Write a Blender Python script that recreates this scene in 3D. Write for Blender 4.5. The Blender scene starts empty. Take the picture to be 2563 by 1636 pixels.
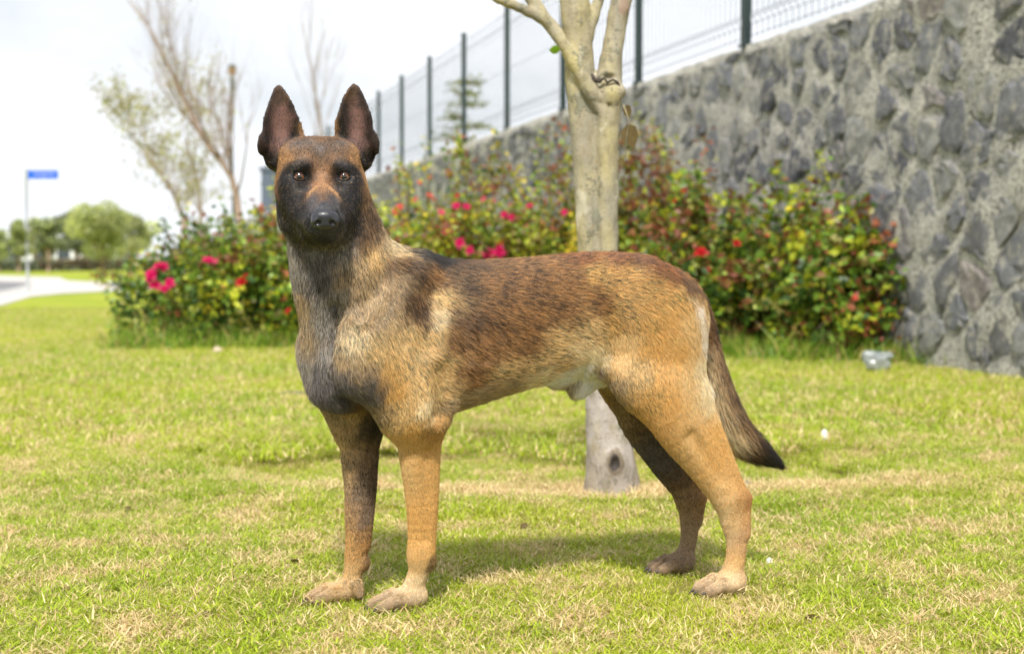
import bpy, bmesh, math, random
import numpy as np
from mathutils import Vector, Matrix

# ------------------------------------------------------------------ camera, world, sun, exposure
SC = bpy.context.scene
COL = SC.collection
PW, PH, FPX, HOR, CAM_H = 2563.0, 1636.0, 3559.7, 649.0, 0.65
PITCH = math.atan((PH / 2 - HOR) / FPX)

cam_data = bpy.data.cameras.new("camera")
cam_data.lens = 50.0
cam_data.sensor_width = 36.0
cam_data.clip_start = 0.05
cam_data.clip_end = 2000.0
cam_data.dof.use_dof = True
cam_data.dof.focus_distance = 2.62
cam_data.dof.aperture_fstop = 4.0
cam_data.dof.aperture_blades = 0
cam = bpy.data.objects.new("camera", cam_data)
COL.objects.link(cam)
cam.location = (0, 0, CAM_H)
cam.rotation_euler = (math.pi / 2 - PITCH, 0, 0)
SC.camera = cam

SUN_EL = math.radians(54)
SUN_AZ = math.radians(186)      # compass-like direction the sun stands in (0 = +Y, 90 = +X); behind the camera
sun_vec = Vector((math.sin(SUN_AZ) * math.cos(SUN_EL), math.cos(SUN_AZ) * math.cos(SUN_EL), math.sin(SUN_EL)))
sun_data = bpy.data.lights.new("sun", 'SUN')
sun_data.energy = 4.0
sun_data.angle = math.radians(5)
sun_data.color = (1.0, 0.95, 0.87)
sun = bpy.data.objects.new("sun", sun_data)
COL.objects.link(sun)
sun.rotation_euler = sun_vec.to_track_quat('Z', 'Y').to_euler()

world = bpy.data.worlds.new("World")
SC.world = world
world.use_nodes = True
wn, wl = world.node_tree.nodes, world.node_tree.links
wn.clear()
w_out = wn.new('ShaderNodeOutputWorld')
w_bg = wn.new('ShaderNodeBackground'); w_bg.inputs['Strength'].default_value = 0.062
w_sky = wn.new('ShaderNodeTexSky'); w_sky.sky_type = 'NISHITA'; w_sky.sun_disc = False
w_sky.sun_elevation = SUN_EL; w_sky.sun_rotation = SUN_AZ
w_sky.air_density = 1.0; w_sky.dust_density = 2.0
# thin bright cloud sheet over nearly the whole sky: soft broken noise mixed over the blue
w_tc = wn.new('ShaderNodeTexCoord')
w_map = wn.new('ShaderNodeMapping'); w_map.inputs['Scale'].default_value = (1.0, 1.0, 2.6)
w_noi = wn.new('ShaderNodeTexNoise'); w_noi.inputs['Scale'].default_value = 3.2
w_noi.inputs['Detail'].default_value = 5; w_noi.inputs['Roughness'].default_value = 0.55
w_rmp = wn.new('ShaderNodeMapRange')
w_rmp.inputs['From Min'].default_value = 0.30; w_rmp.inputs['From Max'].default_value = 0.52
w_rmp.inputs['To Min'].default_value = 0.62; w_rmp.inputs['To Max'].default_value = 1.0
w_mix = wn.new('ShaderNodeMixRGB'); w_mix.inputs['Color2'].default_value = (12.7, 13.1, 13.7, 1)
wl.new(w_tc.outputs['Generated'], w_map.inputs['Vector'])
wl.new(w_map.outputs['Vector'], w_noi.inputs['Vector'])
wl.new(w_noi.outputs['Fac'], w_rmp.inputs['Value'])
wl.new(w_rmp.outputs['Result'], w_mix.inputs['Fac'])
wl.new(w_sky.outputs['Color'], w_mix.inputs['Color1'])
wl.new(w_mix.outputs['Color'], w_bg.inputs['Color'])
wl.new(w_bg.outputs['Background'], w_out.inputs['Surface'])

SC.view_settings.view_transform = 'Standard'
SC.view_settings.look = 'None'
SC.view_settings.exposure = 0.48
SC.view_settings.gamma = 1.0
SC.view_settings.use_curve_mapping = False
SC.render.engine = 'CYCLES'
SC.cycles.max_bounces = 8
SC.cycles.transparent_max_bounces = 12
SC.cycles.use_denoising = True

# ------------------------------------------------------------------ helpers
CP, SP = math.cos(PITCH), math.sin(PITCH)

def ray(px, py):
    """world direction through a photograph pixel, scaled so that Y = 1"""
    a = (px - PW / 2) / FPX
    b = (PH / 2 - py) / FPX
    d = np.array([a, CP + b * SP, -SP + b * CP])
    return d / d[1]

def at(px, py, depth):
    """the world point seen at a pixel, at distance Y = depth"""
    d = ray(px, py) * depth
    return Vector((d[0], d[1], d[2] + CAM_H))

def gnd(px, py):
    d = ray(px, py)
    t = CAM_H / -d[2]
    return Vector((d[0] * t, d[1] * t, 0.0))

def srgb(r, g, b, k=1.0):
    def f(c):
        c = c / 255.0
        return (c / 12.92 if c <= 0.04045 else ((c + 0.055) / 1.055) ** 2.4) * k
    return (f(r), f(g), f(b))

def tag(o, label=None, cat=None, group=None, kind=None):
    if label: o['label'] = label
    if cat: o['category'] = cat
    if group: o['group'] = group
    if kind: o['kind'] = kind
    return o

def empty(name, loc, rz=0.0, label=None, cat=None, group=None):
    o = bpy.data.objects.new(name, None)
    COL.objects.link(o)
    o.location = loc
    o.rotation_euler = (0, 0, rz)
    o.empty_display_size = 0.1
    return tag(o, label, cat, group)

def link(name, me, mat=None, parent=None, loc=None):
    o = bpy.data.objects.new(name, me)
    COL.objects.link(o)
    if mat is not None and len(me.materials) == 0:
        me.materials.append(mat)
    if parent is not None:
        o.parent = parent
    if loc is not None:
        o.location = loc
    return o

def mesh_np(name, V, F, smooth=True):
    """V: n x 3, F: m x k (all faces the same size)"""
    me = bpy.data.meshes.new(name)
    V = np.ascontiguousarray(V, dtype=np.float32)
    F = np.ascontiguousarray(F, dtype=np.int32)
    m, k = F.shape
    me.vertices.add(len(V)); me.vertices.foreach_set('co', V.ravel())
    me.loops.add(m * k); me.loops.foreach_set('vertex_index', F.ravel())
    me.polygons.add(m)
    me.polygons.foreach_set('loop_start', np.arange(0, m * k, k, dtype=np.int32))
    me.polygons.foreach_set('loop_total', np.full(m, k, dtype=np.int32))
    if smooth:
        me.polygons.foreach_set('use_smooth', np.ones(m, dtype=bool))
    me.update(calc_edges=True)
    me.validate()
    return me

def set_col(me, arr, name='tint', domain='POINT'):
    a = me.color_attributes.new(name, 'FLOAT_COLOR', domain)
    c = np.ones((len(arr), 4), dtype=np.float32); c[:, :3] = arr
    a.data.foreach_set('color', c.ravel())

class MB:
    """collects boxes, tubes and loose polygons into one mesh"""
    def __init__(s): s.v = []; s.f = []
    def add(s, vs, fs):
        n = len(s.v); s.v += [tuple(v) for v in vs]; s.f += [tuple(i + n for i in f) for f in fs]
    def box(s, c, d, rz=0.0):
        cx, cy, cz = c; hx, hy, hz = d[0] / 2, d[1] / 2, d[2] / 2
        ca, sa = math.cos(rz), math.sin(rz)
        vs = []
        for z in (-hz, hz):
            for x, y in ((-hx, -hy), (hx, -hy), (hx, hy), (-hx, hy)):
                vs.append((cx + x * ca - y * sa, cy + x * sa + y * ca, cz + z))
        s.add(vs, [(0, 3, 2, 1), (4, 5, 6, 7), (0, 1, 5, 4), (1, 2, 6, 5), (2, 3, 7, 6), (3, 0, 4, 7)])
    def tube(s, pts, rad, n=8, cap=True):
        pts = [Vector(p) for p in pts]
        if not hasattr(rad, '__len__'): rad = [rad] * len(pts)
        vs, fs = [], []
        up = Vector((0.13, 0.21, 0.97))
        for i, p in enumerate(pts):
            t = (pts[min(i + 1, len(pts) - 1)] - pts[max(i - 1, 0)]).normalized()
            a = t.cross(up)
            if a.length < 1e-3: a = t.cross(Vector((1, 0, 0)))
            a.normalize(); b = t.cross(a)
            up = b if abs(t.dot(up)) > 0.95 else up
            for k in range(n):
                w = 2 * math.pi * k / n
                vs.append(p + (a * math.cos(w) + b * math.sin(w)) * rad[i])
        for i in range(len(pts) - 1):
            for k in range(n):
                k2 = (k + 1) % n
                fs.append((i * n + k, i * n + k2, (i + 1) * n + k2, (i + 1) * n + k))
        if cap:
            fs.append(tuple(range(n - 1, -1, -1)))
            fs.append(tuple((len(pts) - 1) * n + k for k in range(n)))
        s.add(vs, fs)
    def build(s, name, mat, parent=None, loc=None, smooth=False):
        me = bpy.data.meshes.new(name)
        me.from_pydata(s.v, [], s.f)
        if smooth:
            me.polygons.foreach_set('use_smooth', np.ones(len(s.f), dtype=bool))
        me.update()
        return link(name, me, mat, parent, loc)

# ---- material helper: principled with a small node graph built from python lists
class NT:
    def __init__(s, name):
        s.m = bpy.data.materials.new(name); s.m.use_nodes = True
        s.n, s.l = s.m.node_tree.nodes, s.m.node_tree.links
        s.n.clear()
        s.out = s.n.new('ShaderNodeOutputMaterial')
        s.b = s.n.new('ShaderNodeBsdfPrincipled')
        s.l.new(s.b.outputs[0], s.out.inputs['Surface'])
    def set(s, **kw):
        for k, v in kw.items():
            k = k.replace('_', ' ')
            if isinstance(v, bpy.types.NodeSocket): s.l.new(v, s.b.inputs[k])
            else:
                if isinstance(v, tuple) and len(v) == 3 and s.b.inputs[k].type == 'RGBA': v = (*v, 1)
                s.b.inputs[k].default_value = v
        return s
    def node(s, t, ins=None, **props):
        nd = s.n.new(t)
        for k, v in props.items(): setattr(nd, k, v)
        for k, v in (ins or {}).items():
            if isinstance(v, bpy.types.NodeSocket): s.l.new(v, nd.inputs[k])
            else:
                if isinstance(v, tuple) and len(v) == 3 and nd.inputs[k].type == 'RGBA': v = (*v, 1)
                nd.inputs[k].default_value = v
        return nd
    def pos(s, obj=False):
        if obj: return s.node('ShaderNodeTexCoord').outputs['Object']
        return s.node('ShaderNodeNewGeometry').outputs['Position']
    def noise(s, scale, detail=3, rough=0.55, vec=None, out='Fac', stretch=None):
        vec = vec or s.pos()
        if stretch: vec = s.node('ShaderNodeMapping', {'Vector': vec, 'Scale': stretch}).outputs[0]
        return s.node('ShaderNodeTexNoise', {'Vector': vec, 'Scale': scale, 'Detail': detail, 'Roughness': rough}).outputs[out]
    def ramp(s, fac, stops):
        r = s.node('ShaderNodeValToRGB', {'Fac': fac})
        e = r.color_ramp.elements
        while len(e) < len(stops): e.new(0.5)
        for i, (p, c) in enumerate(stops):
            e[i].position = p; e[i].color = (*c, 1) if not isinstance(c, float) else (c, c, c, 1)
        return r.outputs['Color']
    def mix(s, fac, a, b, mode='MIX'):
        m = s.node('ShaderNodeMixRGB', {'Fac': fac, 'Color1': a, 'Color2': b}, blend_type=mode)
        return m.outputs[0]
    def math(s, op, a, b=0.0, clamp=False):
        return s.node('ShaderNodeMath', {0: a, 1: b}, operation=op, use_clamp=clamp).outputs[0]
    def attr(s, name, out='Color'):
        return s.node('ShaderNodeAttribute', attribute_name=name).outputs[out]
    def bump(s, h, strength=0.3, dist=0.01):
        s.l.new(s.node('ShaderNodeBump', {'Height': h, 'Strength': strength, 'Distance': dist}).outputs[0], s.b.inputs['Normal'])
        return s

def simple_mat(name, col, rough=0.6, metal=0.0, var=0.12, scale=8.0):
    t = NT(name)
    n = t.noise(scale, 4)
    c = t.mix(n, tuple(x * (1 - var) for x in col), tuple(min(1, x * (1 + var)) for x in col))
    return t.set(Base_Color=c, Roughness=rough, Metallic=metal).m

# ------------------------------------------------------------------ signed distance modelling
def smin(a, b, k):
    h = np.clip(0.5 + 0.5 * (b - a) / k, 0, 1)
    return b + (a - b) * h - k * h * (1 - h)

def smax(a, b, k): return -smin(-a, -b, k)

class Field:
    """ordered list of (function, bbox low, bbox high, mode, k); mode 'u' joins, 's' cuts away"""
    def __init__(s): s.p = []
    def add(s, fn, lo, hi, k=0.02, mode='u'):
        s.p.append((fn, np.array(lo) - 0.035, np.array(hi) + 0.035, mode, k))
    def __call__(s, P):
        d = np.full(len(P), 0.06)
        for fn, lo, hi, mode, k in s.p:
            m = np.flatnonzero(((P > lo) & (P < hi)).all(axis=1))
            if not len(m): continue
            v = fn(P[m])
            d[m] = smin(d[m], v, k) if mode == 'u' else smax(d[m], -v, k)
        return d
    def ell(s, c, r, R=None, k=0.02, mode='u'):
        c = np.array(c, float); r = np.array(r, float)
        R_ = np.eye(3) if R is None else np.array(R)
        def fn(P):
            q = (P - c) @ R_            # columns of R = ellipsoid axes
            l = np.sqrt(((q / r) ** 2).sum(1)) + 1e-9
            g = np.sqrt(((q / r ** 2) ** 2).sum(1)) + 1e-9
            return l * (l - 1) / g
        e = np.abs(R_) @ r
        s.add(fn, c - e, c + e, k, mode)
    def cone(s, A, B, ra, rb, lat=(1.0, 1.0), axis=None, k=0.02, mode='u'):
        """round cone from A to B, its width along `axis` scaled by lat at both ends"""
        A = np.array(A, float); B = np.array(B, float)
        ax = np.array(axis if axis is not None else (0, 1, 0), float); ax /= np.linalg.norm(ax)
        def fn(P):
            ab = B - A
            t = np.clip(((P - A) @ ab) / max(ab @ ab, 1e-9), 0, 1)
            q = P - (A + t[:, None] * ab)
            l = lat[0] + (lat[1] - lat[0]) * t
            qa = q @ ax
            q = q + ((qa / l) - qa)[:, None] * ax
            return (np.sqrt((q ** 2).sum(1)) - (ra + (rb - ra) * t)) * np.minimum(l, 1)
        e = max(ra, rb) * max(1, *lat)
        s.add(fn, np.minimum(A, B) - e, np.maximum(A, B) + e, k, mode)
    def chain(s, pts, lat=1.0, axis=None, k=0.02, sub=3):
        """limb through (point, radius) nodes: smoothly interpolated, one continuous primitive"""
        C = np.array([p for p, r in pts], float); Rr = np.array([r for p, r in pts], float)
        n = len(C); t = np.arange(n); tt = np.linspace(0, n - 1, (n - 1) * sub + 1)
        Q = np.concatenate([C, Rr[:, None]], 1)
        E = np.concatenate([[2 * Q[0] - Q[1]], Q, [2 * Q[-1] - Q[-2]]])
        out = []
        for u in tt:
            i = min(int(u), n - 2); f = u - i
            p0, p1, p2, p3 = E[i], E[i + 1], E[i + 2], E[i + 3]
            out.append(.5 * (2 * p1 + (p2 - p0) * f + (2 * p0 - 5 * p1 + 4 * p2 - p3) * f * f + (3 * p1 - p0 - 3 * p2 + p3) * f ** 3))
        out = np.array(out); out[:, 3] = np.maximum(out[:, 3], .002)
        ax = np.array(axis if axis is not None else (0, 1, 0), float); ax /= np.linalg.norm(ax)
        sc = lambda v: v + np.outer((v @ ax) * (1 / lat - 1), ax)
        S3 = sc(out[:, :3])
        def fn(P):
            Ps = sc(P); d = np.full(len(P), 1.0)
            for i in range(len(out) - 1):
                ab = S3[i + 1] - S3[i]
                u = np.clip(((Ps - S3[i]) @ ab) / max(ab @ ab, 1e-9), 0, 1)
                q = Ps - (S3[i] + u[:, None] * ab)
                v = np.sqrt((q ** 2).sum(1)) - (out[i, 3] + (out[i + 1, 3] - out[i, 3]) * u)
                d = np.minimum(d, v) if i == 0 else smin(d, v, .002)
            return d * min(lat, 1)
        e = out[:, 3].max() * max(1, lat)
        s.add(fn, out[:, :3].min(0) - e, out[:, :3].max(0) + e, k)

def surface_nets(V, lo, h):
    S = V < 0
    nx, ny, nz = V.shape
    c = [S[i:nx - 1 + i, j:ny - 1 + j, k:nz - 1 + k] for i in (0, 1) for j in (0, 1) for k in (0, 1)]
    s = np.zeros(c[0].shape, dtype=np.uint8)
    for q in c: s += q
    cells = np.argwhere((s > 0) & (s < 8))
    idx = np.full(c[0].shape, -1, dtype=np.int32)
    idx[tuple(cells.T)] = np.arange(len(cells))
    acc = np.zeros((len(cells), 3)); cnt = np.zeros(len(cells))
    offs = [(i, j, k) for i in (0, 1) for j in (0, 1) for k in (0, 1)]
    for a in range(8):
        for b in range(a + 1, 8):
            oa, ob = np.array(offs[a]), np.array(offs[b])
            if np.abs(oa - ob).sum() != 1: continue
            va = V[tuple((cells + oa).T)]; vb = V[tuple((cells + ob).T)]
            m = (va < 0) != (vb < 0)
            t = va[m] / (va[m] - vb[m])
            acc[m] += oa + t[:, None] * (ob - oa); cnt[m] += 1
    verts = lo + h * (cells + acc / cnt[:, None])
    faces = []
    for ax in range(3):
        sl0 = [slice(None)] * 3; sl1 = [slice(None)] * 3
        sl0[ax] = slice(0, -1); sl1[ax] = slice(1, None)
        d = S[tuple(sl0)] != S[tuple(sl1)]
        e = np.argwhere(d)
        u, w = (ax + 1) % 3, (ax + 2) % 3
        ok = (e[:, u] > 0) & (e[:, w] > 0) & (e[:, u] < V.shape[u] - 1) & (e[:, w] < V.shape[w] - 1)
        e = e[ok]
        du = np.zeros(3, int); du[u] = 1
        dw = np.zeros(3, int); dw[w] = 1
        q = np.stack([idx[tuple((e - du - dw).T)], idx[tuple((e - dw).T)], idx[tuple(e.T)], idx[tuple((e - du).T)]], 1)
        flip = ~S[tuple(e.T)]
        q[flip] = q[flip][:, ::-1]
        faces.append(q)
    return verts, np.concatenate(faces)

def grad(field, P, f0, e=0.0006):
    g = np.empty_like(P)
    for a in range(3):
        o = np.zeros(3); o[a] = e
        g[:, a] = (field(P + o) - f0) / e
    return g

def polygonise(field, lo, hi, h, mul=4, band=0.03, project=2):
    lo = np.array(lo, float); hi = np.array(hi, float)
    n = (np.ceil((hi - lo) / (h * mul)).astype(int))
    H = h * mul
    gx = [lo[a] + H * (np.arange(n[a]) + 0.5) for a in range(3)]
    P = np.stack(np.meshgrid(*gx, indexing='ij'), -1).reshape(-1, 3)
    d = field(P)
    V = np.repeat(np.repeat(np.repeat(np.where(d < 0, -0.05, 0.05).reshape(n).astype(np.float32), mul, 0), mul, 1), mul, 2)
    act = np.argwhere((np.abs(d) < H * 0.9 + band * 0.35).reshape(n))
    sub = np.stack(np.meshgrid(*[np.arange(mul)] * 3, indexing='ij'), -1).reshape(-1, 3)
    I = (act[:, None, :] * mul + sub[None]).reshape(-1, 3)
    V[tuple(I.T)] = field(lo + h * I).astype(np.float32)
    v, f = surface_nets(V, lo, h)
    for _ in range(project):
        dd = field(v)
        g = grad(field, v, dd)
        st = dd[:, None] * g / np.maximum((g ** 2).sum(1), 0.15)[:, None]
        l = np.linalg.norm(st, axis=1, keepdims=True)
        v = v - st * np.minimum(1, h * 0.6 / np.maximum(l, 1e-9))
    return v, f

def vnormals(v, f):
    a = v[f[:, 2]] - v[f[:, 0]]; b = v[f[:, 3]] - v[f[:, 1]]
    n = np.cross(a, b)
    out = np.zeros_like(v)
    for i in range(4): np.add.at(out, f[:, i], n)
    return out / np.maximum(np.linalg.norm(out, axis=1, keepdims=True), 1e-12)
DOG_RES = 0.0033
FUR_DENS = 0.05
# ================================================================== THE PLACE
rnd = random.Random(11)
nprg = np.random.default_rng(11)
TREE = np.array([0.288, 4.06])

def gz(x, y):
    """height of the ground: a shallow watering basin round the young tree, small unevenness"""
    e = np.sqrt(((x - 0.12) / 1.15) ** 2 + ((y - 4.50) / 0.66) ** 2)
    z = -0.05 * np.clip((1.12 - e) / 0.30, 0, 1) ** 1.5 + 0.022 * np.exp(-((e - 1.22) / 0.12) ** 2)
    return z + 0.006 * np.sin(x * 2.1 + 1) * np.sin(y * 1.7)

# ---------------- ground: one sheet reaching the horizon, finer near the camera
def axis_pts(fine, rest):
    return np.array(sorted(set(np.round(fine, 4)) | set(np.round(rest, 4))))
gx = axis_pts(np.arange(-3, 3.01, .08), [-600, -300, -120, -60, -30, -20, -14, -10, -8, -6, -5, -4, 4, 5, 6, 8, 10, 14, 20, 30, 60, 120, 300, 600])
gy = axis_pts(np.arange(1.0, 8.01, .08), [-60, -20, -8, -3, 0, 9, 10, 12, 14, 17, 20, 25, 30, 40, 60, 90, 150, 300, 800, 1500])
X, Y = np.meshgrid(gx, gy, indexing='ij')
Z = gz(X, Y) * (np.abs(X) < 6) * (Y < 12)
V = np.stack([X, Y, Z], -1).reshape(-1, 3)
I = np.arange(len(V)).reshape(X.shape)
Fq = np.stack([I[:-1, :-1], I[1:, :-1], I[1:, 1:], I[:-1, 1:]], -1).reshape(-1, 4)

def lawn_colour(t, pos):
    """yellow green to deep green drifts with straw and bare patches, by world position"""
    big = t.noise(0.55, 3, .6, pos)
    mid = t.noise(3.2, 4, .65, pos)
    fine = t.noise(26, 3, .6, pos)
    c = t.mix(t.ramp(big, [(.38, 0.0), (.62, 1.0)]), GRN_A, GRN_B)
    c = t.mix(t.math('MULTIPLY', t.ramp(mid, [(.50, 0.0), (.72, 1.0)]), .45), c, GRN_C)
    return c, mid, fine
GRN_A, GRN_B, GRN_C = srgb(124, 158, 28), srgb(172, 182, 50), srgb(76, 124, 20)
t = NT('lawn_ground')
pos = t.pos()
c, mid, fine = lawn_colour(t, pos)
c = t.mix(t.ramp(fine, [(.40, 0.0), (.66, .8)]), c, srgb(196, 190, 96))
dist = t.node('ShaderNodeSeparateXYZ', {0: pos}).outputs[1]
near = t.node('ShaderNodeMapRange', {'Value': dist, 'From Min': 5.0, 'From Max': 11.0, 'To Min': 1.0, 'To Max': 0.0}).outputs[0]
soil = t.mix(fine, srgb(84, 74, 46), srgb(136, 128, 66))
c = t.mix(1.0, c, (.72, .74, .66), 'MULTIPLY')  # sheet darkened in place of the self-shadow that real blades have
c = t.mix(t.math('MULTIPLY', near, .85), c, soil)
t.set(Base_Color=c, Roughness=.9).bump(t.noise(55, 4, .7, pos), .6, .02)
t.b.inputs['Specular IOR Level'].default_value = .1
ground_m = t.m
tag(link('ground', mesh_np('ground', V, Fq), ground_m), kind='structure')

# ---------------- grass blades
def blade_mat():
    t = NT('grass_blade')
    pos = t.pos()
    r = t.attr('rnd', 'Fac')
    c, mid, fine = lawn_colour(t, pos)
    c = t.mix(t.math('MULTIPLY', r, .75), c, srgb(196, 208, 60))
    # straw: some blades everywhere, most blades in dry drifts and in the basin
    s = t.attr('straw', 'Fac')
    dry = t.ramp(t.noise(5.5, 5, .7, pos), [(.46, 0.0), (.66, 1.0)])
    sep = t.node('ShaderNodeSeparateXYZ', {0: pos})
    ex = t.math('DIVIDE', t.math('SUBTRACT', sep.outputs[0], .25), .95)
    ey = t.math('DIVIDE', t.math('SUBTRACT', sep.outputs[1], 4.05), .30)
    e = t.math('ADD', t.math('MULTIPLY', ex, ex), t.math('MULTIPLY', ey, ey))
    ring = t.node('ShaderNodeMapRange', {'Value': e, 'From Min': .4, 'From Max': 1.3, 'To Min': .75, 'To Max': 0.0}).outputs[0]
    thr = t.math('ADD', t.math('ADD', t.math('MULTIPLY', dry, .44), ring), .12)
    isdry = t.math('LESS_THAN', s, thr)
    straw = t.mix(r, srgb(240, 222, 172), srgb(196, 166, 116))
    c = t.mix(isdry, c, straw)
    t.set(Base_Color=c, Roughness=.45)
    t.b.inputs['Specular IOR Level'].default_value = .35
    tr = t.node('ShaderNodeBsdfTranslucent', {'Color': c})
    mx = t.node('ShaderNodeMixShader', {0: .35, 1: t.b.outputs[0], 2: tr.outputs[0]})
    t.l.new(mx.outputs[0], t.out.inputs['Surface'])
    return t.m
blade_m = blade_mat()

def patch(name, size, n, width, length, seed):
    rg = np.random.default_rng(seed)
    # tufts: blades gather in loose clumps
    nt = max(1, n // 9)
    cx, cy = rg.uniform(-size / 2, size / 2, (2, nt))
    k = rg.integers(0, nt, n)
    x = cx[k] + rg.normal(0, .012 * (width / .0022), n); y = cy[k] + rg.normal(0, .012 * (width / .0022), n)
    L = length * np.exp(rg.normal(0, .33, n))
    az = rg.uniform(0, 2 * np.pi, n)
    flat = rg.random(n) < .30
    lean = np.where(flat, rg.uniform(.8, 1.35, n), np.abs(rg.normal(.45, .3, n)))
    bend = rg.uniform(.1, .8, n)
    tw = az + np.pi / 2 + rg.normal(0, .5, n)
    w = width * np.exp(rg.normal(0, .25, n))
    z0 = np.where(flat, rg.uniform(.002, .018, n), -.003)
    d = np.stack([np.cos(az), np.sin(az)], 1); s = np.stack([np.cos(tw), np.sin(tw)], 1)
    b = np.stack([x, y, z0], 1)
    def pt(f, ang):
        o = b.copy(); o[:, :2] += d * (L * f * np.sin(ang))[:, None]; o[:, 2] += L * f * np.cos(ang); return o
    m = pt(.5, lean); tp = m.copy()
    a2 = np.minimum(lean + bend, 1.62)
    tp[:, :2] += d * (L * .5 * np.sin(a2))[:, None]; tp[:, 2] += L * .5 * np.cos(a2)
    tp[:, 2] = np.maximum(tp[:, 2], .002)
    sv = np.concatenate([s * w[:, None] * .5, np.zeros((n, 1))], 1)
    V = np.stack([b - sv, b + sv, m - sv * .85, m + sv * .85, tp], 1).reshape(-1, 3)
    o = np.arange(n)[:, None] * 5
    F = np.concatenate([o + [0, 1, 3], o + [0, 3, 2], o + [2, 3, 4]])
    me = mesh_np(name, V, F, False)
    st = rg.random(n) * np.where(flat, .45, 1.0)
    for nm, v in (('rnd', rg.random(n)), ('straw', st)):
        a = me.attributes.new(nm, 'FLOAT', 'POINT'); a.data.foreach_set('value', np.repeat(v, 5).astype(np.float32))
    me.materials.append(blade_m)
    return bpy.data.objects.new(name, me)

def lawn(name, srcs, pts, label_kind=True):
    col = bpy.data.collections.new(name + '_source')
    for s in srcs: col.objects.link(s)
    me = bpy.data.meshes.new(name)
    P = np.array([(p[0], p[1], p[2]) for p in pts], np.float32)
    me.vertices.add(len(P)); me.vertices.foreach_set('co', P.ravel())
    for nm, v in (('rotz', [p[3] for p in pts]), ('siz', [p[4] for p in pts])):
        a = me.attributes.new(nm, 'FLOAT', 'POINT'); a.data.foreach_set('value', np.array(v, np.float32))
    o = link(name, me)
    ng = bpy.data.node_groups.new(name, 'GeometryNodeTree')
    ng.interface.new_socket('Geometry', in_out='INPUT', socket_type='NodeSocketGeometry')
    ng.interface.new_socket('Geometry', in_out='OUTPUT', socket_type='NodeSocketGeometry')
    N, Lk = ng.nodes, ng.links
    gi, go = N.new('NodeGroupInput'), N.new('NodeGroupOutput')
    iop = N.new('GeometryNodeInstanceOnPoints')
    ci = N.new('GeometryNodeCollectionInfo'); ci.inputs['Collection'].default_value = col
    ci.inputs['Separate Children'].default_value = True; ci.inputs['Reset Children'].default_value = True
    a1 = N.new('GeometryNodeInputNamedAttribute'); a1.data_type = 'FLOAT'; a1.inputs['Name'].default_value = 'rotz'
    a2 = N.new('GeometryNodeInputNamedAttribute'); a2.data_type = 'FLOAT'; a2.inputs['Name'].default_value = 'siz'
    cx = N.new('ShaderNodeCombineXYZ')
    Lk.new(gi.outputs[0], iop.inputs['Points']); Lk.new(ci.outputs[0], iop.inputs['Instance'])
    iop.inputs['Pick Instance'].default_value = True
    Lk.new(a1.outputs['Attribute'], cx.inputs[2]); Lk.new(cx.outputs[0], iop.inputs['Rotation'])
    Lk.new(a2.outputs['Attribute'], iop.inputs['Scale'])
    Lk.new(iop.outputs[0], go.inputs[0])
    md = o.modifiers.new('grass', 'NODES'); md.node_group = ng
    return tag(o, kind='stuff')

def in_bed(x, y):
    """the planted bed along the wall, free of lawn"""
    return y > 9.6 and x > -2.6

src = [patch('grass_tuft', .34, 3600, .0019, .0175, 20 + i) for i in range(4)]
pts = []
for yy in np.arange(1.7, 5.4, .15):
    hw = yy * .40 + .45
    for xx in np.arange(-hw, hw, .15):
        x, y = xx + rnd.uniform(-.07, .07), yy + rnd.uniform(-.07, .07)
        if math.hypot(x - TREE[0], y - TREE[1]) < .10: continue
        paw_ = min(math.hypot(x - a_, y - b_) for a_, b_ in ((-.20, 2.62), (-.25, 2.63), (-.33, 2.68), (-.37, 2.68), (.40, 2.75), (.36, 2.74), (.33, 2.94), (.29, 2.93)))
        if paw_ < .10 and rnd.random() < .35: continue
        inb = math.sqrt(((x - .25) / .95) ** 2 + ((y - 4.05) / .28) ** 2) < 1
        pts.append((x, y, float(gz(x, y)), rnd.uniform(0, 6.28), rnd.uniform(.75, 1.2) * (.75 if inb else 1) * (.62 if paw_ < .16 else 1)))
lawn('grass', src, pts)['label'] = 'short mown lawn of green and straw-coloured blades around the dog'
src = [patch('grass_tuft_far', .9, 3600, .005, .032, 40 + i) for i in range(3)]
pts = []
for yy in np.arange(5.2, 18.5, .42):
    hw = yy * .42 + .8
    for xx in np.arange(-hw, hw, .42):
        x, y = xx + rnd.uniform(-.2, .2), yy + rnd.uniform(-.2, .2)
        if x > 4.75 - .2673 * y: continue
        pts.append((x, y, float(gz(x, y)), rnd.uniform(0, 6.28), rnd.uniform(.8, 1.1)))
lawn('grass', src, pts)['label'] = 'farther part of the mown lawn between the dog and the rose bed'

# ---------------- pavement, road, far lawn strip on the left
def sheet(name, px, z, mat):
    P = [gnd(*p) for p in px]
    mb = MB(); mb.add([(p.x, p.y, z) for p in P], [tuple(range(len(P)))])
    o = mb.build(name, mat); return tag(o, kind='structure')
def conc(name, col, sc=1.2):
    t = NT(name)
    a = t.noise(sc, 5, .6); b = t.noise(40, 3, .6)
    c = t.mix(a, tuple(x * .82 for x in col), tuple(min(1, x * 1.12) for x in col))
    c = t.mix(t.math('MULTIPLY', b, .25), c, tuple(x * .6 for x in col))
    return t.set(Base_Color=c, Roughness=.85).m
pave_m = conc('pavement_concrete', (.50, .47, .45)); road_m = conc('asphalt', (.17, .17, .175), .6)
sheet('pavement', [(-420, 800), (0, 766), (34, 756), (78, 743), (156, 735), (250, 730), (420, 727), (560, 722), (560, 706), (420, 706), (213, 705), (167, 702), (150, 694), (0, 690), (-420, 686)], .008, pave_m)
sheet('road', [(-420, 760), (-60, 738), (0, 731), (45, 722), (78, 711), (70, 707), (0, 705), (-420, 700)], .014, road_m)
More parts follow.
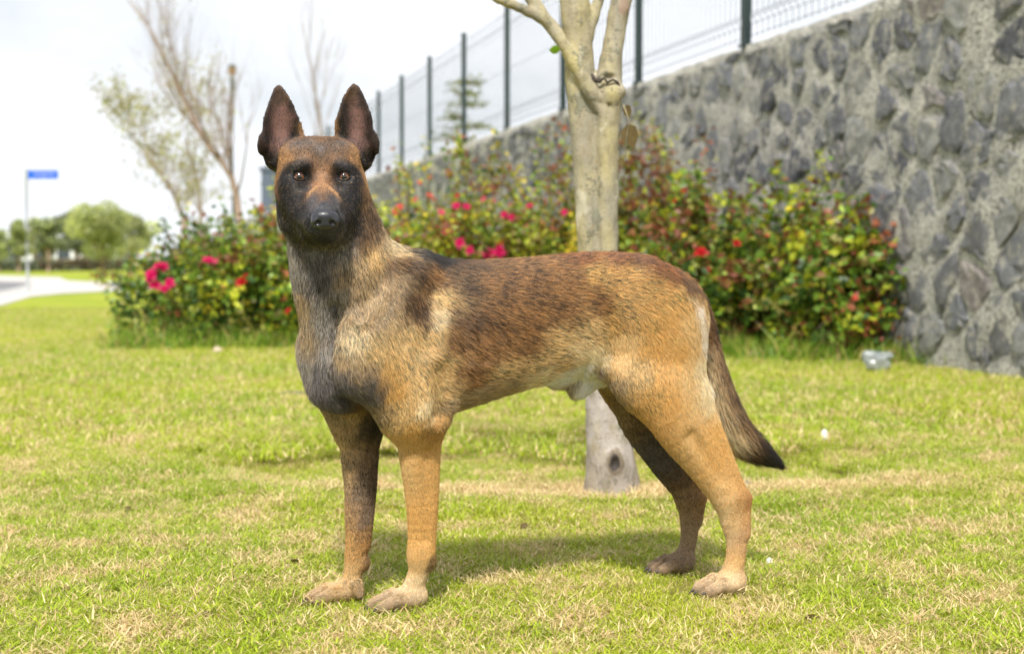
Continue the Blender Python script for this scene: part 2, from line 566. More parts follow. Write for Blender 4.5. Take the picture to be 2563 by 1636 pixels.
sheet('path_edge', [(-420, 764), (-60, 742), (0, 735), (47, 726), (84, 711), (78, 711), (45, 722), (0, 731), (-60, 738), (-420, 760)], .020, conc('kerb', (.55, .54, .52)))

# ================================================================== stone wall
WX, WS = 4.785, .2673                       # wall face: X = WX - WS * Y
wd = Vector((-WS, 1, 0)).normalized(); wnrm = Vector((-1, -WS, 0)).normalized()
def wpt(y, z, out=0.0): return Vector((WX - WS * y, y, z)) + wnrm * out
WH, Y0, Y1 = 2.30, 3.0, 62.0
wall = empty('stone_wall', wpt(8, 0), 0, 'high retaining wall of dark grey volcanic stones set in pale mortar', 'wall')
WO = Vector(wall.location)

def mortar_mat():
    t = NT('mortar')
    n1 = t.noise(6, 5, .65); n2 = t.noise(45, 4, .7); n3 = t.noise(1.3, 3)
    c = t.mix(t.ramp(n1, [(.35, 0.0), (.62, 1.0)]), srgb(166, 164, 158), srgb(214, 210, 200))
    c = t.mix(t.math('MULTIPLY', n3, .5), c, srgb(140, 142, 128))
    c = t.mix(t.ramp(n2, [(.38, 1.0), (.52, 0.0)]), c, srgb(88, 86, 82))
    c = t.mix(t.ramp(t.noise(11, 4, .75), [(.54, 0.0), (.64, .55)]), c, srgb(126, 126, 126))
    return t.set(Base_Color=c, Roughness=.95).bump(n2, .9, .02).m
def stone_mat():
    t = NT('volcanic_stone')
    oi = t.node('ShaderNodeObjectInfo').outputs['Random']
    at_ = t.attr('tint')
    n1 = t.noise(9, 5, .7); n2 = t.noise(60, 4, .75)
    c = t.ramp(oi, [(.0, srgb(100, 102, 110)), (.25, srgb(146, 148, 154)), (.45, srgb(118, 118, 120)), (.62, srgb(172, 172, 170)), (.80, srgb(92, 94, 104)), (.92, srgb(142, 145, 152)), (1.0, srgb(150, 138, 132))])
    c = t.mix(1.0, c, t.ramp(n1, [(.28, (.42, .42, .44)), (.70, (1.12, 1.12, 1.10))]), 'MULTIPLY')
    c = t.mix(t.ramp(n2, [(.30, 1.0), (.46, 0.0)]), c, (.03, .03, .033))  # near-black shadow spots painted into the pits
    c = t.mix(t.ramp(t.noise(14, 4, .7), [(.50, 0.0), (.66, .75)]), c, srgb(184, 179, 166))
    return t.set(Base_Color=c, Roughness=.9).bump(n2, 1.0, .02).m
mort_m, stone_m = mortar_mat(), stone_mat()
# mortar body: front face with real unevenness, top and back
ny, nz = 420, 24
ys = Y0 + (Y1 - Y0) * (np.linspace(0, 1, ny) ** 1.7)
zs = np.linspace(-.05, WH, nz)
YY, ZZ = np.meshgrid(ys, zs, indexing='ij')
rough = .014 * nprg.normal(0, 1, YY.shape) * .6 + .016 * np.sin(YY * 7 + 3 * np.sin(ZZ * 5)) * np.sin(ZZ * 9 + YY * 3) + nprg.normal(0, .005, YY.shape)
front = np.stack([WX - WS * YY + wnrm.x * rough, YY + wnrm.y * rough, ZZ], -1)
back = front[:, -1:, :] + np.array([.45, .1203, 0]); back2 = back.copy(); back2[..., 2] = -.05
G = np.concatenate([front, back, back2], 1)
I = np.arange(G.shape[0] * G.shape[1]).reshape(G.shape[:2])
Fq = np.stack([I[:-1, :-1], I[:-1, 1:], I[1:, 1:], I[1:, :-1]], -1).reshape(-1, 4)
link('mortar', mesh_np('mortar', G.reshape(-1, 3) - np.array(WO), Fq[:, ::-1]), mort_m, wall)

def clip_poly(poly, a, b):
    """part of poly nearer to a than to b"""
    m = (a + b) / 2; n = b - a; out = []
    for i in range(len(poly)):
        p, q = poly[i], poly[(i + 1) % len(poly)]
        dp, dq = (p - m) @ n, (q - m) @ n
        if dp <= 0: out.append(p)
        if dp * dq < 0: out.append(p + (q - p) * dp / (dp - dq))
    return out
cw, ch = .27, .30
cols = int((40 - 5.2) / cw); rows = 8
seeds = {}
for i in range(-1, cols + 1):
    for j in range(-1, rows + 1):
        seeds[i, j] = np.array([5.2 + (i + .5 + rnd.uniform(-.42, .42)) * cw, (j + .5 + rnd.uniform(-.42, .42) + (.5 if i % 2 else 0)) * ch])
cells = []
for (i, j), s in seeds.items():
    if not (0 <= i < cols and 0 <= j < rows): continue
    poly = [s + np.array(d) for d in ((-.5, -.5), (.5, -.5), (.5, .5), (-.5, .5))]
    for di in range(-2, 3):
        for dj in range(-2, 3):
            o = seeds.get((i + di, j + dj))
            if o is None or (di, dj) == (0, 0): continue
            poly = clip_poly(poly, s, o)
            if len(poly) < 3: break
        if len(poly) < 3: break
    if len(poly) < 3: continue
    P = np.array(poly); P[:, 1] = np.clip(P[:, 1], .03, WH - .04)
    c = P.mean(0)
    if P[:, 1].max() - P[:, 1].min() < .09: continue
    if rnd.random() < .02: continue
    gap = rnd.choice((.012, .020, .028, .040, .06))
    dd = P - c; l = np.linalg.norm(dd, axis=1, keepdims=True)
    P = c + dd * np.clip((l - gap) / np.maximum(l, 1e-6), .35, 1)
    for _ in range(1):                                   # cut the corners once: rounded rubble
        Q = []
        for a in range(len(P)):
            p, q = P[a], P[(a + 1) % len(P)]
            if np.linalg.norm(q - p) < .03: Q.append((p + q) / 2); continue
            Q += [p + (q - p) * .22, p + (q - p) * .78]
        P = np.array(Q)
    P = P + nprg.normal(0, .012, P.shape)
    if len(P) < 4: continue
    cells.append((c, P))
cells.sort(key=lambda c: c[0][0])
def stone_geo(c, P, mb, off):
    h = rnd.uniform(.005, .020)
    n = len(P); vs = []
    for lev, (k, o) in enumerate(((1.03, -.03), (.97, h * .55), (.72, h))):
        for p in P:
            q = c + (p - c) * k
            w = wpt(q[0], q[1], o + (rnd.uniform(-.008, .008) if lev else 0)) - off
            vs.append(w)
    vs.append(wpt(c[0], c[1], h + rnd.uniform(-.004, .010)) - off)
    fs = []
    for l in range(2):
        for a in range(n):
            b = (a + 1) % n
            fs.append((l * n + a, l * n + b, (l + 1) * n + b, (l + 1) * n + a))
    for a in range(n): fs.append((2 * n + a, 2 * n + (a + 1) % n, 3 * n))
    mb.add(vs, fs)
rest = MB()
for k, (c, P) in enumerate(cells):
    if k < 290:
        o0 = wpt(c[0], c[1]); mb = MB(); stone_geo(c, P, mb, o0)
        mb.build('stone', stone_m, wall, loc=o0 - WO)
    else:
        stone_geo(c, P, rest, WO)
tag(rest.build('rubble', stone_m, wall), kind='stuff')
print('stones', len(cells))

# raised ground held by the wall
mb = MB(); a0, a1 = wpt(Y0, 0), wpt(Y1, 0)
zt = WH - .25
mb.add([(a0.x + .3, a0.y, zt), (a0.x + 120, a0.y, zt), (a1.x + 120, a1.y + 60, zt), (a1.x + .3, a1.y, zt)], [(0, 1, 2, 3)])
tag(mb.build('terrace', ground_m), kind='structure')

# ================================================================== fence on the wall
fence = empty('mesh_fence', wpt(11.16, WH, -.05), 0, 'tall dark green welded mesh fence standing along the top of the stone wall', 'fence')
FO = Vector(fence.location)
steel = simple_mat('fence_steel', srgb(38, 54, 54), .5, .2)
FT = 1.56
def fpt(y, z, out=0): return wpt(y, WH + z, -.02 + out) - FO
for n in range(-2, 14):
    y = 11.16 + 2.35 * n
    mb = MB(); c = fpt(y, FT / 2 + .0)
    mb.box(c, (.075, .055, FT), math.atan2(wd.y, wd.x)); mb.box(fpt(y, FT + .012), (.085, .07, .024), math.atan2(wd.y, wd.x)); mb.box(fpt(y, .012), (.12, .09, .02), math.atan2(wd.y, wd.x))
    mb.build('post', steel, fence)
    if n == 13: break
    mb = MB()
    N = 24
    for k in range(1, N):
        yy = y + 2.35 * k / N
        r = .0031 if n < 3 else .0024
        z = [.05, .16, .20, .24, FT - .32, FT - .28, FT - .24, FT - .06]
        o = [0, 0, .035, 0, 0, .035, 0, 0]
        mb.tube([fpt(yy, zz, oo) for zz, oo in zip(z, o)], r, 3, cap=False)
    for zz, oo in ((.07, 0), (.16, 0), (.20, .035), (.24, 0), (.75, 0), (FT - .32, 0), (FT - .28, .035), (FT - .24, 0), (FT - .09, 0)):
        mb.tube([fpt(y + .04, zz, oo + .006), fpt(y + 2.31, zz, oo + .006)], .0030, 4, cap=False)
    mb.build('wire_panel', steel, fence)
# far end: solid grey pillar
py = 51.0
p = at(676, 470, py)
pl = empty('gate_pillar', (p.x + .25, py, 0), 0, 'dark grey pillar at the far end of the fence, seen beside the left cheek of the dog', 'pillar')
gm = simple_mat('pillar_paint', srgb(84, 94, 112), .6)
mb = MB(); mb.box((0, 0, 1.9), (1.05, .5, 3.8)); mb.build('shaft', gm, pl)
mb = MB(); mb.box((0, 0, 3.86), (1.2, .62, .12)); mb.build('cap', gm, pl)

# ================================================================== the young tree behind the dog
def build_tree():
    T = Field()
    TY = 4.06
    def p(px, py, dy=0.0): return np.array(at(px, py, TY + dy))
    m = TY / FPX * .95
    def ch(pts, k=.012, lat=1.0):
        T.chain([(p(x, y, dy), r * m) for x, y, dy, r in pts], lat, (0, 1, 0), k)
    # two stems grown together
    ch([(1532, 1260, 0, 84), (1532, 1215, 0, 74), (1526, 1160, 0, 62), (1518, 1080, 0, 54), (1508, 980, 0, 46), (1500, 860, 0, 42), (1490, 740, 0, 38), (1482, 626, 0, 37), (1474, 500, 0, 37), (1468, 400, 0, 36),
        (1460, 300, 0, 37), (1452, 200, 0, 38), (1446, 100, 0, 39), (1438, 0, 0, 39), (1430, -120, .02, 37), (1420, -300, .05, 33), (1400, -560, .08, 26)])
    ch([(1545, 1240, .0, 64), (1538, 1130, .0, 50), (1530, 1000, .0, 44), (1524, 860, .0, 40), (1518, 740, -.005, 36), (1514, 626, -.01, 35), (1513, 500, -.01, 36), (1513, 400, -.01, 37), (1515, 300, -.012, 40),
        (1519, 240, -.01, 40), (1524, 190, 0, 34), (1533, 127, .0, 27), (1545, 50, .01, 27), (1556, 0, .01, 27), (1575, -120, .03, 26), (1600, -320, .06, 22)], k=.010)
    ch([(1470, 90, .0, 16), (1492, 20, .01, 14), (1515, -60, .02, 12), (1540, -200, .05, 9)])
    # left limb, crossing in front
    ch([(1498, 272, -.034, 15), (1478, 228, -.042, 22), (1452, 182, -.046, 19), (1424, 135, -.05, 17), (1396, 88, -.045, 16.5), (1366, 48, -.04, 16), (1338, 10, -.04, 16), (1310, -30, -.04, 15), (1270, -100, -.03, 14), (1200, -260, 0, 11)], k=.006)
    ch([(1380, 66, -.04, 13), (1340, 38, -.05, 13.5), (1306, 22, -.06, 12.5), (1272, 8, -.07, 12), (1236, -8, -.08, 11), (1170, -50, -.09, 9), (1080, -120, -.1, 7)], k=.008)
    # collar of the torn-off limb
    T.ell(p(1528, 236, -.035), (.030, .030, .030), k=.016)
    T.ell(p(1548, 228, -.030), (.020, .022, .018), k=.012)
    for i in range(5):
        T.cone(p(1496 + 14 * i, 206 + (i % 2) * 6, -.058 + .006 * i), p(1503 + 10 * i, 262 + 5 * i, -.050), .0030, .0016, k=.005, mode='s')
    T.ell(p(1522, 192, -.045), (.030, .020, .010), k=.006, mode='s')
    # knot near the foot, small rim scars
    T.cone(p(1489, 290, -.046), p(1492, 660, -.044), .010, .010, k=.010, mode='s')
    T.cone(p(1492, 660, -.044), p(1508, 1010, -.058), .010, .006, k=.012, mode='s')
    T.ell(p(1542, 1162, -.066), (.030, .016, .040), k=.024)
    T.ell(p(1540, 1158, -.088), (.013, .018, .022), np.array([[.94, 0, .34], [0, 1, 0], [-.34, 0, .94]]), k=.008, mode='s')
    T.ell(p(1520, 336, -.044), (.013, .008, .012), k=.006)
    T.ell(p(1528, 305, -.048), (.010, .006, .006), k=.006)
    lo = [-.30, 3.86, -.08]; hi = [.60, 4.30, 2.05]
    v, f = polygonise(T, lo, hi, .0075, 4, .02)
    v += vnormals(v, f) * (.0016 * np.sin(v[:, 2] * 60 + v[:, 0] * 90) * np.sin(v[:, 0] * 130 + v[:, 1] * 90))[:, None]
    return v, f
tv, tf = build_tree()
tree = empty('young_tree', (float(TREE[0]), float(TREE[1]), 0), 0, 'young tree with smooth pale trunk of two fused stems standing just behind the dog', 'tree')
TO = np.array(tree.location)
def bark_mat():
    t = NT('pale_bark')
    pos = t.pos()
    z = t.node('ShaderNodeSeparateXYZ', {0: pos}).outputs[2]
    n1 = t.noise(5, 4, .6, pos, stretch=(1.6, 1.6, .6)); n2 = t.noise(30, 5, .7, pos, stretch=(1, 1, .5)); n3 = t.noise(90, 3, .6, pos, stretch=(1, 1, 2.2))
    up = t.mix(t.ramp(n1, [(.36, 0.0), (.60, 1.0)]), srgb(176, 164, 116), srgb(146, 140, 122))
    low = t.mix(n1, srgb(146, 137, 130), srgb(176, 169, 162))
    zz = t.math('ADD', z, t.math('MULTIPLY', n1, .12))
    f = t.node('ShaderNodeMapRange', {'Value': zz, 'From Min': .50, 'From Max': .64}).outputs[0]
    c = t.mix(f, low, up)
    c = t.mix(t.ramp(n2, [(.52, 0.0), (.66, .75)]), c, srgb(136, 124, 96))
    c = t.mix(t.ramp(t.noise(11, 5, .7, pos, stretch=(1, 1, .4)), [(.50, 0.0), (.62, .6)]), c, srgb(158, 148, 126))
    c = t.mix(t.ramp(n3, [(.56, 0.0), (.66, .6)]), c, srgb(112, 104, 86))
    lich = t.ramp(t.noise(17, 5, .75, pos, stretch=(1, 1, .7)), [(.56, 0.0), (.60, .8)])
    c = t.mix(lich, c, srgb(122, 122, 104))
    c = t.mix(t.ramp(t.noise(7, 4, .7, pos), [(.60, 0.0), (.66, .65)]), c, srgb(196, 190, 168))
    foot = t.node('ShaderNodeMapRange', {'Value': zz, 'From Min': .03, 'From Max': .16, 'To Min': .7, 'To Max': 0.0}).outputs[0]
    c = t.mix(foot, c, srgb(122, 108, 88))
    # dark blots: knot hollow, torn collar
    def blot(px, py, dy, r, c, col=(.035, .028, .022)):
        P = at(px, py, 4.06 + dy)
        d = t.node('ShaderNodeVectorMath', {0: t.node('ShaderNodeVectorMath', {0: pos, 1: (P.x, P.y, P.z)}, operation='SUBTRACT').outputs[0], 1: (1.0, .4, .72)}, operation='MULTIPLY')
        l = t.node('ShaderNodeVectorMath', {0: d.outputs[0]}, operation='LENGTH').outputs['Value']
        l = t.math('ADD', l, t.math('MULTIPLY', t.math('SUBTRACT', n2, .5), .034))
        m = t.node('ShaderNodeMapRange', {'Value': l, 'From Min': r * .75, 'From Max': r, 'To Min': 1.0, 'To Max': 0.0}).outputs[0]
        return t.mix(m, c, col)
    c = blot(1541, 1158, -.080, .030, c, srgb(112, 100, 84)); c = blot(1539, 1157, -.080, .018, c); c = blot(1493, 194, -.05, .014, c); c = blot(1486, 190, -.05, .010, c)
    c = blot(1562, 20, .0, .022, c, srgb(150, 130, 112))
    return t.set(Base_Color=c, Roughness=.75).bump(t.math('ADD', n2, t.math('MULTIPLY', lich, .5)), .7, .008).m
bark_m = bark_mat()
link('trunk', mesh_np('trunk', tv - TO, tf), bark_m, tree)
_tear = MB()
_pp = [Vector(at(x, y, 4.06 + d_)) for x, y, d_ in ((1482, 186, -.052), (1488, 200, -.056), (1500, 204, -.058), (1512, 196, -.060), (1520, 207, -.062), (1534, 200, -.058), (1545, 206, -.050), (1552, 219, -.042), (1562, 232, -.032))]
_tear.tube([q - Vector(TO) for q in _pp], [.004, .007, .006, .004, .005, .0035, .004, .0035, .002], 7)
_tear.build('torn_bark', simple_mat('torn_bark', (.055, .042, .034), .9), tree, smooth=True)
def add_tubes(parent, name, lines, mat, off, n=6):
    mb = MB()
    for pts, rs in lines: mb.tube([Vector(q) - Vector(off) for q in pts], rs, n)
    return mb.build(name, mat, parent, smooth=True)
# limbs above the picture
ln = []
for (x, y, z, dx, dy) in ((-.02, 4.12, 2.0, -.25, .1), (.42, 4.10, 1.75, .3, .05), (-.12, 4.0, 1.6, -.5, -.1), (.2, 4.1, 1.9, .05, .3), (-.18, 4.0, 1.45, -.6, 0)):
    p0 = Vector((x, y, z)); pp = [p0]
    for k in range(5): pp.append(pp[-1] + Vector((dx * .25 + rnd.uniform(-.05, .05), dy * .25 + rnd.uniform(-.05, .05), .28)))
    ln.append((pp, [.022, .018, .014, .010, .007, .003]))
    for k in range(2, 6):
        q = pp[k]; e = Vector((rnd.uniform(-1, 1), rnd.uniform(-1, 1), rnd.uniform(.3, 1))).normalized() * .45
        ln.append(([q, q + e * .5, q + e], [.006, .004, .0015]))
add_tubes(tree, 'limb', ln, bark_m, TO)

LEAFV = [(-0.0, 0, 0), (.22, .33, .05), (.30, .0, -.03), (.22, -.33, .05), (.62, .34, .02), (.66, 0, -.05), (.62, -.34, .02), (1.0, 0, -.10)]
LEAFF = [(0, 2, 1), (0, 3, 2), (1, 2, 5, 4), (2, 3, 6, 5), (4, 5, 7), (5, 6, 7)]
def leaf_mat(name, cols=None):
    t = NT(name)
    c = t.attr('tint') if cols is None else t.mix(t.noise(60, 3), cols[0], cols[1])
    t.set(Base_Color=c, Roughness=.42)
    tr = t.node('ShaderNodeBsdfTranslucent', {'Color': c})
    mx = t.node('ShaderNodeMixShader', {0: .42, 1: t.b.outputs[0], 2: tr.outputs[0]})
    t.l.new(mx.outputs[0], t.out.inputs['Surface'])
    return t.m
def one_leaf(parent, loc, direction, size, mat, off, name='leaf', label=None, roll=1.2):
    d = Vector(direction).normalized(); R = d.to_track_quat('X', 'Z').to_matrix() @ Matrix.Rotation(roll, 3, 'X')
    mb = MB(); mb.add([R @ (Vector(v) * size) + Vector(loc) - Vector(off) for v in LEAFV], LEAFF)
    o = mb.build(name, mat, parent, smooth=True)
    if label: o['label'] = label
    return o
g_leaf = leaf_mat('green_leaf', (srgb(96, 150, 30), srgb(150, 176, 40))); b_leaf = leaf_mat('dead_leaf', (srgb(96, 74, 50), srgb(120, 108, 58)))
p = at(1402, 125, 4.0); one_leaf(tree, p, (-1, -.3, -.05), .034, g_leaf, TO, label='single green leaf on the left limb')
p = at(1560, 262, 4.0); q = at(1566, 395, 4.0)
add_tubes(tree, 'twig', [([p, at(1574, 300, 3.99), at(1568, 350, 3.99), q], [.0016, .0014, .0014, .001])], bark_m, TO, 5)
for (x, y, s, dx) in ((1568, 262, .040, .15), (1570, 310, .074, .22), (1552, 395, .030, .3)):
    one_leaf(tree, at(x, y, 4.01), (dx, -.25, -1), s, b_leaf, TO, label='dried brown leaf hanging beside the trunk')

# ================================================================== leafy things
def palette(cols, wts, n, rg):
    k = rg.choice(len(cols), n, p=np.array(wts) / sum(wts))
    c = np.array(cols)[k]
    return c * np.exp(rg.normal(0, .15, (n, 1)))
def leaves_mesh(name, C, D, S, col, mat, parent, off, fold=True, kind='stuff'):
    """leaf-shaped faces: centre C, direction D, size S"""
    n = len(C); rg = np.random.default_rng(n)
    D = D / np.linalg.norm(D, axis=1, keepdims=True)
    u = rg.normal(0, 1, (n, 3)); s = np.cross(D, u); s /= np.linalg.norm(s, axis=1, keepdims=True)
    nn = np.cross(D, s)
    S = S[:, None]
    V = np.stack([C, C + D * S * .45 + s * S * .32 + nn * S * .08, C + D * S - nn * S * .06, C + D * S * .45 - s * S * .32 + nn * S * .08], 1).reshape(-1, 3) - np.array(off)
    o = np.arange(n)[:, None] * 4
    F = np.concatenate([o + [0, 1, 2], o + [0, 2, 3]])
    me = mesh_np(name, V, F, False)
    set_col(me, np.repeat(col, 4, 0))
    ob = link(name, me, mat, parent)
    if kind: ob['kind'] = kind
    return ob
foliage_m = leaf_mat('foliage')
stem_m = simple_mat('stem_wood', srgb(146, 126, 108), .8)
green_stem_m = simple_mat('green_cane', srgb(110, 112, 62), .7)

# ---- roses
rose_m = {}
for nm, a, b in (('magenta', srgb(196, 10, 84), srgb(226, 30, 120)), ('red', srgb(176, 14, 28), srgb(206, 30, 40)), ('coral', srgb(206, 80, 70), srgb(226, 110, 90)), ('pink', srgb(214, 60, 110), srgb(232, 110, 140))):
    t = NT('petal_' + nm); c = t.mix(t.noise(40, 3), a, b); t.set(Base_Color=c, Roughness=.5)
    tr = t.node('ShaderNodeBsdfTranslucent', {'Color': c}); mx = t.node('ShaderNodeMixShader', {0: .3, 1: t.b.outputs[0], 2: tr.outputs[0]})
    t.l.new(mx.outputs[0], t.out.inputs['Surface']); rose_m[nm] = t.m
def rose_mesh(seed):
    rg = random.Random(seed); vs, fs = [], []
    for ring, (n, r, open_) in enumerate(((5, 1.0, 1.15), (5, .78, .8), (4, .55, .45), (3, .32, .2))):
        for k in range(n):
            w = 2 * math.pi * (k + .5 * (ring % 2)) / n + rg.uniform(-.15, .15)
            o = len(vs)
            ca, sa = math.cos(w), math.sin(w)
            def P(l, side, up): 
                x = l; y = side
                return (x * ca - y * sa, x * sa + y * ca, up)
            ll = r * rg.uniform(.85, 1.1); hh = .75 - open_ * .45
            vs += [P(.05, 0, -.1 + ring * .06), P(ll * .5, ll * .42, hh * .5), P(ll * .55, 0, hh * .35), P(ll * .5, -ll * .42, hh * .5), P(ll, ll * .25, hh + rg.uniform(-.1, .1)), P(ll * 1.08, 0, hh - .12), P(ll, -ll * .25, hh + rg.uniform(-.1, .1))]
            fs += [(o, o + 2, o + 1), (o, o + 3, o + 2), (o + 1, o + 2, o + 5, o + 4), (o + 2, o + 3, o + 6, o + 5)]
    me = bpy.data.meshes.new('flower'); me.from_pydata(vs, [], fs); me.update(); return me
rose_me = {k: [rose_mesh(i + 7 * j) for i in range(2)] for j, k in enumerate(rose_m)}
for k, l in rose_me.items():
    for m_ in l: m_.materials.append(rose_m[k])
def flower(parent, px, py, depth, size, kind, off):
    o = bpy.data.objects.new('flower', rnd.choice(rose_me[kind])); COL.objects.link(o); o.parent = parent
    o.location = Vector(at(px, py, depth)) - Vector(off); o.scale = (size,) * 3
    o.rotation_euler = (rnd.uniform(.5, 1.3), rnd.uniform(-.4, .4), rnd.uniform(-.6, .6))
    return o

YG, MG, DGN, YEL, RDB, OLV, LGR = srgb(176, 184, 52), srgb(112, 144, 50), srgb(60, 90, 36), srgb(222, 200, 62), srgb(152, 92, 66), srgb(156, 150, 82), srgb(154, 184, 84)
BUSHES = [
 # centre x, y, radius x, radius y, height, leaves, palette weights (YG, MG, DGN, YEL, RDB, OLV, LGR), label
 (-2.50, 11.3, .62, .55, .84, 5200, (1.0, 3, 4.5, .3, .6, 1, .4), 'dark leafy rose bush at the left end of the bed with drooping branch tips'),
 (-2.05, 10.75, .60, .60, .88, 6200, (2, 4, 2.4, .5, .6, 1, 1.0), 'green rose bush with a cluster of magenta blooms, left of the dog'),
 (-1.45, 10.75, .62, .60, 1.10, 7200, (3, 3.2, 2.0, 1.4, .8, 1, 1.6), 'tall yellow-green rose bush directly left of the neck of the dog'),
 (-.75, 11.4, .60, .60, 1.22, 5400, (3, 2.4, 1.2, 1.6, 1.4, 1.4, 1), 'rose bush with pink and coral blooms right of the head of the dog'),
 (-.20, 11.2, .60, .60, 1.30, 6400, (3.2, 2.2, 1.0, 1.2, 2.6, 2.0, 1), 'yellowing rose bush full of magenta blooms above the back of the dog'),
 (.38, 11.2, .55, .60, 1.26, 5600, (3, 2.2, 1.1, 1.0, 2.6, 2.0, 1), 'yellowing rose bush left of the tree trunk with one yellow tuft'),
 (.98, 10.9, .60, .60, 1.34, 7500, (2.6, 2.4, 1.6, .6, 3.4, 1.6, .8), 'rose bush right of the tree trunk with long reddish shoots'),
 (1.40, 10.1, .55, .55, 1.08, 6800, (2.2, 3, 2.2, .3, 1.8, 1.4, 1.2), 'rose bush with red blooms just above the rump of the dog'),
 (1.90, 9.75, .55, .55, .98, 5800, (1.8, 3, 2.6, .12, 2.2, 1.6, 1), 'green rose bush with an upright leafy shoot, in front of the stones'),
 (2.26, 9.30, .42, .50, .95, 6200, (1.6, 3, 3.0, .12, 2.0, 1.6, .8), 'dark green rose bush at the right end of the bed beside the bare wall'),
]
PAL = [YG, MG, DGN, YEL, RDB, OLV, LGR]
def bush(i, cx, cy, rx, ry, h, nl, wts, label):
    rg = np.random.default_rng(100 + i)
    b = empty('rose_bush', (cx, cy, 0), 0, label, 'rose bush', 'rose bushes in the bed along the wall')
    off = np.array((cx, cy, 0))
    lines = []; tips = []
    for k in range(34):
        w = rg.uniform(0, 2 * np.pi); r = rg.uniform(.2, 1.0)
        tall = rg.uniform(1.12, 1.42) if k % 4 == 0 else rg.uniform(.65, 1.05)
        e = np.array([math.cos(w) * rx * r, math.sin(w) * ry * r, h * tall * (1 - .35 * r * r)])
        s = np.array([rg.normal(0, .10), rg.normal(0, .10), 0])
        m = s * .4 + e * .5 + np.array([0, 0, .12 * h])
        P = [s, m * .6 + s * .4, m, (m + e) / 2 + np.array([0, 0, .03]), e]
        lines.append(([Vector(q) for q in P], [.007, .006, .005, .004, .002]))
        tips.append(np.array(P))
    mb = MB()
    for pts, rs in lines: mb.tube(pts, rs, 5)
    mb.build('canes', green_stem_m, b)
    # leaves along the canes, and in clumps filling the volume with dark gaps between them
    NC = 120
    cl = []
    while len(cl) < NC:
        w = rg.uniform(0, 2 * np.pi); r = math.sqrt(rg.uniform(.05, 1)); zz = rg.uniform(.06, 1) ** .75
        top = h * (.82 + .16 * math.sin(5 * w + i) + .14 * math.sin(9 * w * r + 3 * i)) * (1 - .38 * r ** 3)
        cl.append((math.cos(w) * rx * r, math.sin(w) * ry * r, top * zz))
    cl = np.array(cl)
    ccol = palette(PAL, wts, NC, rg)
    ccol[cl[:, 2] > h * .7] = palette([YG, YEL, RDB, OLV, MG], (3, .3, 3.4, 1.4, 1), int((cl[:, 2] > h * .7).sum()), rg)
    kk = rg.integers(0, NC, nl)
    C = cl[kk] + rg.normal(0, 1, (nl, 3)) * np.array([.060, .060, .045])
    lcol = np.where(rg.random((nl, 1)) < .62, ccol[kk] * np.exp(rg.normal(0, .16, (nl, 1))), palette(PAL, wts, nl, rg))
    onc = rg.random(nl) < .34
    for k in np.flatnonzero(onc):
        P = tips[rg.integers(len(tips))]; u = rg.uniform(1.4, 3.999); a = int(u)
        C[k] = P[a] * (1 - (u - a)) + P[min(a + 1, 4)] * (u - a) + rg.normal(0, .030, 3)
    C[:, 2] = np.maximum(C[:, 2], .02)
    D = rg.normal(0, 1, C.shape); D[:, 2] = D[:, 2] * .6 - .1
    D[:, :2] += C[:, :2] * 1.2
    S = rg.uniform(.036, .072, nl) * (1.15 if i > 6 else 1)
    pat = np.sin(C[:, 0] * 9 + i) + np.sin(C[:, 2] * 11 + 2 * i) + np.sin(C[:, 1] * 8)
    col = lcol * (1 + .10 * pat)[:, None].clip(.6, 1.4)
    leaves_mesh('foliage', C, D, S, np.clip(col, .004, .8), foliage_m, b, (0, 0, 0))
    return b, off, tips
bs = []
for i, a in enumerate(BUSHES): bs.append(bush(i, *a))
_lv = {}
for nm_, c_ in (('yg', YG), ('mg', MG), ('dg', DGN), ('rb', RDB), ('ol', OLV), ('lg', LGR)):
    me_ = bpy.data.meshes.new('leaf'); me_.from_pydata(LEAFV, [], LEAFF); me_.update()
    me_.polygons.foreach_set('use_smooth', np.ones(len(LEAFF), bool)); me_.materials.append(leaf_mat('leaf_' + nm_, (tuple(.8 * q for q in c_), tuple(min(1, 1.15 * q) for q in c_)))); _lv[nm_] = me_
for i, a in enumerate(BUSHES):
    if i in (0, 3, 4, 5): continue
    rg = np.random.default_rng(900 + i); rx, ry, h = a[2], a[3], a[4]
    for k in range(42):                                     # the outermost leaves on the side that is seen, one by one
        w = rg.uniform(math.pi * 1.08, math.pi * 1.92); zz = rg.uniform(.15, .95)
        q = (1 - .3 * zz ** 3) * rg.uniform(.95, 1.08)
        o = bpy.data.objects.new('leaf', _lv[rg.choice(['yg', 'mg', 'mg', 'dg', 'rb', 'ol', 'lg'])]); COL.objects.link(o); o.parent = bs[i][0]
        o.location = (math.cos(w) * rx * q, math.sin(w) * ry * q, h * zz); o.scale = (rg.uniform(.05, .085),) * 3
        o.rotation_euler = (rg.uniform(.4, 1.5), rg.uniform(-.6, 1.0), rg.uniform(0, 6.28))
def shoot(bi, px, py, depth, base_px, base_py, n, col, wts=(1,)):
    """an upright leafy shoot standing out of a bush"""
    b, off, _ = bs[bi]
    a, e = np.array(at(base_px, base_py, depth)), np.array(at(px, py, depth))
    mid = (a + e) / 2 + np.array([.03, 0, .02])
    o = empty('tmp', (0, 0, 0)); bpy.data.objects.remove(o)
    mb = MB(); mb.tube([Vector(a - off), Vector(mid - off), Vector(e - off)], [.005, .004, .0015], 5)
    s = mb.build('shoot', green_stem_m, b)
    rg = np.random.default_rng(int(px))
    u = rg.uniform(0.0, 1, n)[:, None]
    C = (a * (1 - u) + e * u) - off + rg.normal(0, .030, (n, 3))
    D = rg.normal(0, 1, (n, 3)); D[:, 2] *= .5
    leaves_mesh('shoot_leaves', C, D, rg.uniform(.03, .055, n), palette(col, wts, n, rg), foliage_m, s, (0, 0, 0))
